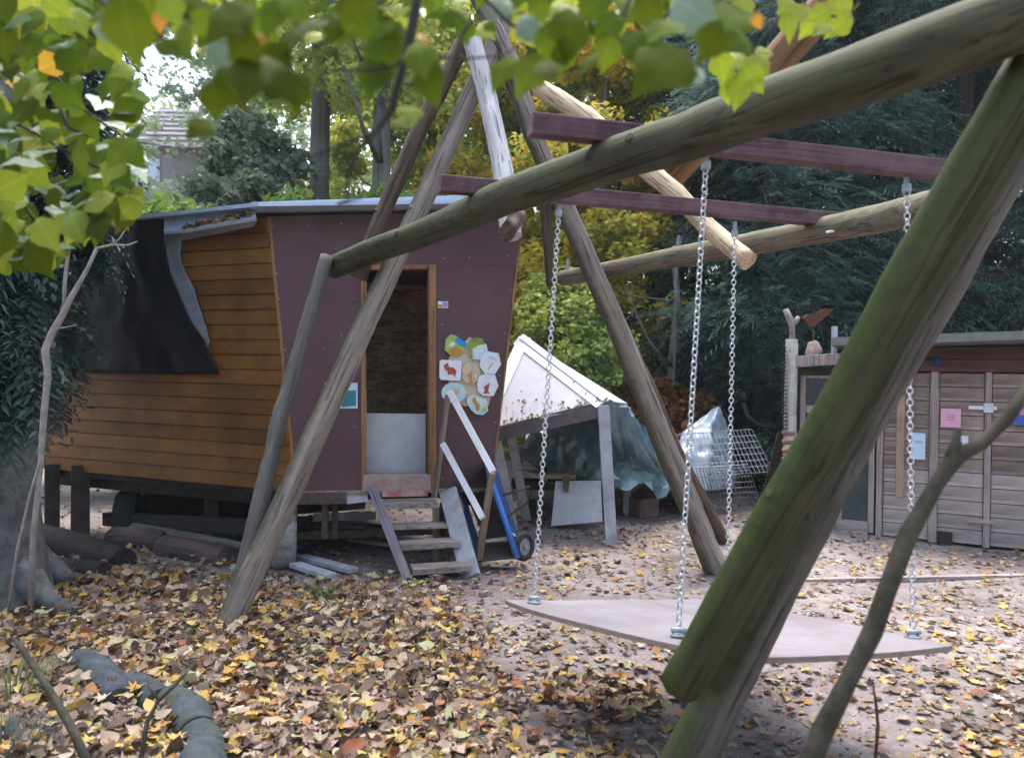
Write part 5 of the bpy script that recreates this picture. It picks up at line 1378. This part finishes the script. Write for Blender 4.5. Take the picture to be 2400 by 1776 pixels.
put(bpy.data.objects.new('crown', ym), yw, Matrix.Identity(4))
mb = MB(); mb.tube([Vector((-4.9, 7.0, -.1)), Vector((-4.85, 7.0, 2)), Vector((-4.8, 7.0, 5))], [.14, .11, .06], 10, .1)
for _ in range(14):
    z = random.uniform(.9, 4.2); b = Vector((-4.85, 7.0, z)); e = P(random.uniform(-60, 170), random.uniform(300, 900), random.uniform(6.2, 7.0)); mb.tube([b, b.lerp(e, .5) + up * .12, e], [.03, .02, .006], 6)
mb.build('trunk', M['bark_dark'], yw, smooth=True)

# big yew on the far left behind (fills the dark gap)
tree('evergreen_tree', (-8.2, 10.5), 'dark evergreen beyond the far end of the wagon', 'tree', CON[1], CTR, .5, (.8, .8, .85), None)

# grey sapling in front of the wagon
sp = thing('sapling', GP(72, 1420), 'bare grey sapling with a bent stem in front of the black tarpaulin', 'sapling')
s5_ = lambda l, d: [P(x, y, d) for x, y in l]
MB().tube(s5_([(72, 1418), (78, 1250), (95, 1090), (104, 960), (112, 880), (106, 820), (122, 780), (148, 735), (165, 700), (205, 630), (228, 580)], 4.72), [.016, .016, .017, .018, .02, .022, .021, .02, .017, .013, .011], 8, .15).build('stem', M['twig_grey'], sp, smooth=True)
MB().tube(s5_([(228, 582), (262, 574), (300, 575), (322, 566)], 4.72), [.009, .007, .006, .004], 6).build('twig', M['twig_grey'], sp, smooth=True)
MB().tube(s5_([(262, 574), (280, 560), (294, 538)], 4.72), [.006, .005, .003], 6).build('twig', M['twig_grey'], sp, smooth=True)
MB().tube(s5_([(150, 722), (152, 660), (160, 590), (166, 566)], 4.74), [.012, .011, .010, .006], 6).build('twig', M['twig_grey'], sp, smooth=True)
MB().tube(s5_([(112, 790), (128, 770), (150, 768), (178, 762)], 4.72), [.006, .005, .004, .003], 6).build('twig', M['twig_grey'], sp, smooth=True)
MB().tube(s5_([(20, 1430), (40, 1290), (70, 1160), (92, 1080)], 4.7), [.010, .009, .007, .004], 6).build('stem', M['twig_grey'], sp, smooth=True)

# foreground sticks
fs = thing('stick', GP(215, 1790), 'dark bare stick rising out of the leaves in the near corner', 'stick')
MB().tube([P(225, 1830, 3.0), P(165, 1700, 3.1), P(105, 1600, 3.2), P(62, 1535, 3.3), P(32, 1495, 3.35)], [.018, .017, .015, .013, .009], 8, .15).build('stem', M['twig_olive'], fs, smooth=True)
fs2 = thing('twig', GP(330, 1780), 'thin twigs standing over the curved edging stones', 'twig')
MB().tube([P(325, 1810, 2.9), P(345, 1690, 3.0), P(372, 1640, 3.05), P(415, 1600, 3.05), P(455, 1555, 3.1)], [.011, .010, .009, .007, .004], 7, .15).build('stem', M['twig_olive'], fs2, smooth=True)
MB().tube([P(372, 1640, 3.05), P(350, 1610, 3.05), P(345, 1580, 3.1)], [.006, .005, .003], 6).build('side_twig', M['twig_olive'], fs2, smooth=True)
fs3 = thing('branch', GP(1900, 1790), 'olive forked branch standing close to the camera before the swing board', 'branch')
MB().tube([P(1880, 1840, 2.15), P(1925, 1720, 2.15), P(1990, 1590, 2.15), P(2045, 1480, 2.15), P(2075, 1390, 2.15), P(2130, 1250, 2.15), P(2195, 1135, 2.15), P(2240, 1070, 2.15), P(2300, 1040, 2.15), P(2360, 980, 2.15), P(2430, 880, 2.15)], [.027, .029, .025, .027, .023, .025, .021, .025, .017, .018, .015], 14, .22).build('stem', M['twig_olive'], fs3, smooth=True)
MB().tube([P(2232, 1085, 2.15), P(2236, 1050, 2.15), P(2248, 1005, 2.15)], [.026, .016, .007], 8, .15).build('side_twig', M['twig_olive'], fs3, smooth=True)
fs4 = thing('seedling', GP(2060, 1780), 'thin reddish seedling stem in front of the scattered leaves', 'seedling')
MB().tube([P(2050, 1800, 2.8), P(2058, 1700, 2.8), P(2052, 1640, 2.8), P(2045, 1600, 2.8)], [.006, .006, .005, .003], 6).build('stem', M['brown_rust'], fs4, smooth=True)

def blades(name, base, n, h, spread, label, cat, mat, lean=.5):
    rng = np.random.default_rng(int(abs(base[0]) * 100) + n); vs_, fs_ = [], []
    for i in range(n):
        a = rng.uniform(0, 6.28); r = spread * math.sqrt(rng.random()); b = np.array([base[0] + r * math.cos(a), base[1] + r * math.sin(a), 0.0])
        dr = np.array([math.cos(a) * lean * rng.uniform(.3, 1.4), math.sin(a) * lean * rng.uniform(.3, 1.4), 1.0]); hh = h * rng.uniform(.5, 1.1); w = np.array([-math.sin(a), math.cos(a), 0]) * .005
        m = b + dr * hh * .55; t = b + dr * hh * np.array([1.5, 1.5, .9]); o = len(vs_); vs_ += [b - w, b + w, m + w * .8, m - w * .8, t]; fs_ += [[o, o + 1, o + 2], [o, o + 2, o + 3], [o + 3, o + 2, o + 4]]
    me = np_mesh(name, np.array(vs_) - np.array([base[0], base[1], 0]), np.array(fs_), mat); ob = bpy.data.objects.new(name, me)
    put(ob, None, Matrix.Translation(Vector((base[0], base[1], ground_z(base[0], base[1]))))); return tag(ob, label, cat)
blades('grass_tuft', GP(762, 1408), 70, .13, .10, 'green grass tuft growing out of the leaves before the steps', 'grass tuft', M['grass'], .8)
blades('grass_tuft', GP(465, 1478), 40, .08, .06, 'low green tuft beside the foot of the tan pole', 'grass tuft', M['grass'], .8)
blades('grass_tuft', GP(30, 1640), 70, .22, .12, 'pale grass tuft beside the dark stick', 'grass tuft', M['grass'], .6)
blades('grass_tuft', GP(0, 1790), 140, .16, .16, 'dark green tuft in the very corner', 'grass tuft', M['yew_near'], .7)

# ------------------------------------------------------------------ overhanging hazel leaves
def hazel_mesh(seed, mat, lob=0):
    rnd = random.Random(seed); n = 22; v = [(0, -.95, 0)]; rows = 7; W = []
    prof = [.0, .50, .74, .80, .66, .36, .0]
    pts_l, pts_r, mid = [], [], []
    for i, p in enumerate(prof):
        y = -.95 + 1.95 * i / (rows - 1); k = p * (1 + rnd.uniform(-.06, .06)); z = -.26 * ((i - 3) / 3) ** 2 + rnd.uniform(-.04, .04)
        dr = -.22 * k * k + rnd.uniform(-.03, .03)
        mid.append((rnd.uniform(-.01, .01), y, z)); pts_l.append((-k, y + .10 * k + rnd.uniform(-.05, .05), z + dr + .12)); pts_r.append((k, y + .10 * k + rnd.uniform(-.05, .05), z + dr + .12))
    v, f = [], []
    v.append(mid[0])
    for i in range(1, rows - 1): v += [pts_l[i], (pts_l[i][0] * .5, pts_l[i][1] * .5 + mid[i][1] * .5, (pts_l[i][2] + mid[i][2]) / 2 + .05), mid[i], (pts_r[i][0] * .5, pts_r[i][1] * .5 + mid[i][1] * .5, (pts_r[i][2] + mid[i][2]) / 2 + .05), pts_r[i]]
    v.append((0, 1.28, -.2)); last = len(v) - 1
    for j in range(4): f.append((0, 1 + j + 1, 1 + j))
    for i in range(rows - 3):
        for j in range(4):
            a = 1 + i * 5 + j; f += [(a, a + 1, a + 6), (a, a + 6, a + 5)]
    for j in range(4): f.append((1 + (rows - 3) * 5 + j, 1 + (rows - 3) * 5 + j + 1, last))
    # toothed margin
    bm = bmesh.new(); vv = [bm.verts.new(p) for p in v]
    for q in f: bm.faces.new([vv[i] for i in q])
    be = [e for e in bm.edges if e.is_boundary]
    bmesh.ops.subdivide_edges(bm, edges=be, cuts=2)
    for v_ in bm.verts:
        if v_.is_boundary: v_.co.x *= 1 + rnd.uniform(-.07, .05); v_.co.y += rnd.uniform(-.035, .035); v_.co.z += rnd.uniform(-.03, .03)
    # petiole
    p0 = Vector((0, -.95, 0)); 
    w = .018
    a = [bm.verts.new((p0.x - w, p0.y + .05, .0)), bm.verts.new((p0.x + w, p0.y + .05, .0)), bm.verts.new((p0.x + w, p0.y - .45, .05)), bm.verts.new((p0.x - w, p0.y - .45, .05))]
    bm.faces.new(a)
    bmesh.ops.triangulate(bm, faces=bm.faces)
    me = bpy.data.meshes.new('leaf'); bm.to_mesh(me); bm.free(); me.materials.append(M[mat])
    me.polygons.foreach_set('use_smooth', [True] * len(me.polygons))
    return me
HZ = {k: [hazel_mesh(i * 7 + j, k) for j in range(3)] for i, k in enumerate(('hazel_dark', 'hazel_mid', 'hazel_lime', 'hazel_pale', 'hazel_orange'))}
def put_leaf(parent, x, y, size, d, kind, face=None):
    """one leaf, size = its length as seen"""
    s = size / FPX * d / 2
    tocam = Vector((0, -1, 0)); ang = random.uniform(-1.1, 1.1)
    n_ = (tocam + Vector((random.gauss(0, .35), random.gauss(0, .3), random.gauss(.1, .45)))).normalized() if face is None else Vector(face).normalized()
    dn_ = Vector((math.sin(ang), 0, -math.cos(ang))); yv = (dn_ - n_ * dn_.dot(n_)).normalized(); xv = yv.cross(n_)
    c = P(x, y, d)
    mw = Matrix(((xv.x, yv.x, n_.x, c.x), (xv.y, yv.y, n_.y, c.y), (xv.z, yv.z, n_.z, c.z), (0, 0, 0, 1))) @ Matrix.Scale(s, 4)
    o = bpy.data.objects.new('leaf', random.choice(HZ[kind])); put(o, parent, mw)
D_, MI, LI, PA, OR = 'hazel_dark', 'hazel_mid', 'hazel_lime', 'hazel_pale', 'hazel_orange'
b1 = thing('leafy_branch', P(700, -60, 1.3), 'big dark green hazel leaves hanging close over the wagon roof', 'branch', 'hazel branches overhead')
for x, y, s, k in [(300, 60, 150, D_), (345, 20, 100, D_), (250, 25, 110, D_), (400, 15, 80, LI), (430, 92, 105, MI), (540, 40, 135, D_), (600, 85, 130, MI), (685, 88, 115, D_), (600, 165, 165, D_), (540, 200, 110, D_), (655, 195, 110, D_), (700, 215, 95, D_),
                   (500, 235, 85, D_), (470, 298, 75, D_), (640, 30, 95, MI), (512, 128, 70, PA), (372, 48, 46, OR), (735, 55, 90, D_), (570, 110, 120, D_), (480, 60, 90, MI), (610, 95, 40, OR), (640, 145, 110, D_), (455, 20, 90, D_), (690, 20, 90, MI), (390, 110, 70, MI)]:
    put_leaf(b1, x, y, s * 1.08, random.uniform(1.15, 1.45), k)
MB().tube([P(420, -40, 1.35), P(426, 20, 1.35), P(440, 50, 1.35)], [.006, .005, .002], 6).build('twig', M['twig_dark'], b1, smooth=True)
MB().tube([P(470, -60, 1.4), P(560, 40, 1.4), P(640, 120, 1.4)], [.006, .004, .003], 6).build('twig', M['twig_dark'], b1, smooth=True)
b2 = thing('leafy_branch', P(980, -60, 1.4), 'long dark drooping hazel twig with mid green leaves before the thin brown pole', 'branch', 'hazel branches overhead')
MB().tube([P(985, -60, 1.4), P(972, 30, 1.4), P(955, 110, 1.4), P(935, 190, 1.4), P(915, 260, 1.4), P(880, 310, 1.4), P(842, 350, 1.4), P(815, 400, 1.4), P(812, 465, 1.4)], [.009, .009, .008, .007, .006, .005, .004, .003, .002], 7, .2).build('twig', M['twig_dark'], b2, smooth=True)
for q in ([(955, 130), (925, 155), (860, 165), (760, 165)], [(915, 265), (870, 315), (790, 345), (700, 378)], [(930, -30), (850, 40), (800, 75), (735, 112)], [(960, 110), (1010, 130), (1100, 138), (1180, 130), (1240, 90)], [(1110, 45), (1085, 75), (1060, 165)], [(820, 470), (790, 480), (850, 462)]):
    MB().tube([P(x, y, 1.4) for x, y in q], [.0035, .003, .0025, .002, .0015][:len(q)], 5).build('twig', M['twig_dark'], b2, smooth=True)
for x, y, s, k in [(840, 50, 110, MI), (825, 15, 95, D_), (905, 115, 150, MI), (880, 165, 110, MI), (985, 130, 100, MI), (1005, 190, 100, MI), (962, 262, 75, MI), (940, 285, 60, MI), (890, 60, 90, MI), (780, 60, 80, D_), (990, 90, 34, OR), (900, 20, 80, MI), (1000, 160, 80, D_), (800, 200, 0, MI)]:
    if s: put_leaf(b2, x, y, s * 1.08, random.uniform(1.2, 1.5), k)
b3 = thing('leafy_branch', P(1450, -60, 1.4), 'hazel branch with large pointed dark leaves over the crossbar log', 'branch', 'hazel branches overhead')
for x, y, s, k in [(1235, 65, 75, PA), (1178, 165, 90, MI), (1245, 168, 110, MI), (1280, 160, 80, D_), (1335, 70, 130, D_), (1292, 98, 100, MI), (1322, 128, 80, MI), (1424, 120, 80, MI), (1480, 20, 110, MI), (1430, 55, 90, MI), (1560, 150, 190, D_), (1500, 110, 120, MI), (1620, 20, 140, PA), (1705, 45, 170, MI), (1670, 92, 100, D_), (1622, 170, 95, PA), (1560, 60, 120, MI), (1520, 20, 110, D_), (1390, 15, 90, MI), (1380, 145, 70, MI), (1735, 95, 100, MI), (1655, 45, 110, MI), (1330, 20, 80, LI), (1268, 20, 60, MI), (1775, 48, 38, OR)]:
    put_leaf(b3, x, y, s * 1.05, random.uniform(1.2, 1.5), k)
for q in ([(1500, -60), (1450, 60), (1400, 140), (1300, 180)], [(1640, -60), (1560, 40), (1540, 140)], [(1360, 110), (1300, 160), (1240, 200)]):
    MB().tube([P(x, y, 1.45) for x, y in q], [.005, .004, .003, .002][:len(q)], 6).build('twig', M['twig_dark'], b3, smooth=True)
for k in range(140):
    x = random.uniform(230, 1720); y = random.uniform(-25, 95 + 60 * mnoise.noise(Vector((x * .004, 3, 1)))) if x < 1050 else random.uniform(-25, 75)
    bb_ = b1 if x < 760 else (b2 if x < 1120 else b3)
    put_leaf(bb_, x, y, random.uniform(42, 80), random.uniform(1.5, 2.3), random.choices([MI, LI, D_, PA, OR], [.52, .22, .15, .11, .0])[0])
for q in ([(180, -30), (300, 40), (420, 60), (560, 30)], [(700, -40), (720, 60), (660, 150), (600, 190)], [(560, 60), (520, 160), (480, 270)], [(1100, -40), (1200, 60), (1300, 90)], [(1420, -40), (1500, 70), (1580, 180)], [(260, -40), (330, 30), (380, 90)]):
    MB().tube([P(x, y, 1.5) for x, y in q], [.005, .004, .003, .002][:len(q)], 6).build('twig', M['twig_dark'], b1 if q[0][0] < 800 else b3, smooth=True)
b4 = thing('leafy_branch', P(1850, -60, 1.9), 'bright lime leaved branch over the orange brown brace', 'branch', 'hazel branches overhead')
for x, y, s, k in [(1848, 52, 75, LI), (1880, 30, 70, LI), (1965, 15, 75, LI), (1972, 52, 78, LI), (1895, 62, 55, LI), (1925, 30, 60, LI), (1690, 148, 75, LI), (1722, 140, 70, LI), (1772, 155, 80, LI), (1762, 182, 75, LI), (1732, 208, 80, LI), (1790, 122, 55, LI), (1742, 10, 70, LI), (1700, 165, 60, LI), (1930, 65, 55, LI), (1845, 10, 60, LI), (1705, 215, 50, LI)]:
    put_leaf(b4, x, y, s * 1.05, random.uniform(1.75, 2.0), k)
for q in ([(1900, -60), (1830, 40), (1780, 100), (1735, 160)], [(1860, -20), (1900, 30), (1960, 40)]):
    MB().tube([P(x, y, 1.9) for x, y in q], [.005, .004, .003, .002][:len(q)], 6).build('twig', M['twig_dark'], b4, smooth=True)
b5 = thing('leafy_branch', P(-60, 100, 2.2), 'dense branch of green and lime leaves hanging in front of the yew', 'branch', 'hazel branches overhead')
cnt = 0
while cnt < 280:
    x = random.uniform(-30, 390); y = random.uniform(-20, 625)
    lim = 390 - max(0, y - 330) * .35 if y < 480 else 340 - (y - 480) * 1.7
    if y < 200: lim = 250 + y * .35
    elif y < 470: lim = 318
    if x > lim: continue
    if x > 200 and 60 < y < 330 and random.random() < .35: continue
    k = random.choices([MI, LI, PA, D_, OR], [.36, .24, .26, .14, .006])[0]
    put_leaf(b5, x, y, random.uniform(52, 100), random.uniform(1.9, 3.2), k, None if k != PA else (random.gauss(0, .5), -.5, 1))
    cnt += 1
for q in ([(-60, 60), (80, 120), (200, 260), (300, 330), (400, 345)], [(-60, 250), (60, 300), (180, 370), (290, 420)], [(-60, 400), (50, 470), (110, 560)], [(100, -60), (180, 40), (260, 130)], [(120, 200), (160, 300), (240, 330)]):
    MB().tube([P(x, y, 2.4) for x, y in q], [.007, .006, .005, .004, .002][:len(q)], 6).build('twig', M['twig_dark'], b5, smooth=True)

print('objects', len(bpy.data.objects), 'tris', sum(len(o.data.loop_triangles) if False else len(o.data.polygons) for o in bpy.data.objects if o.type == 'MESH'))
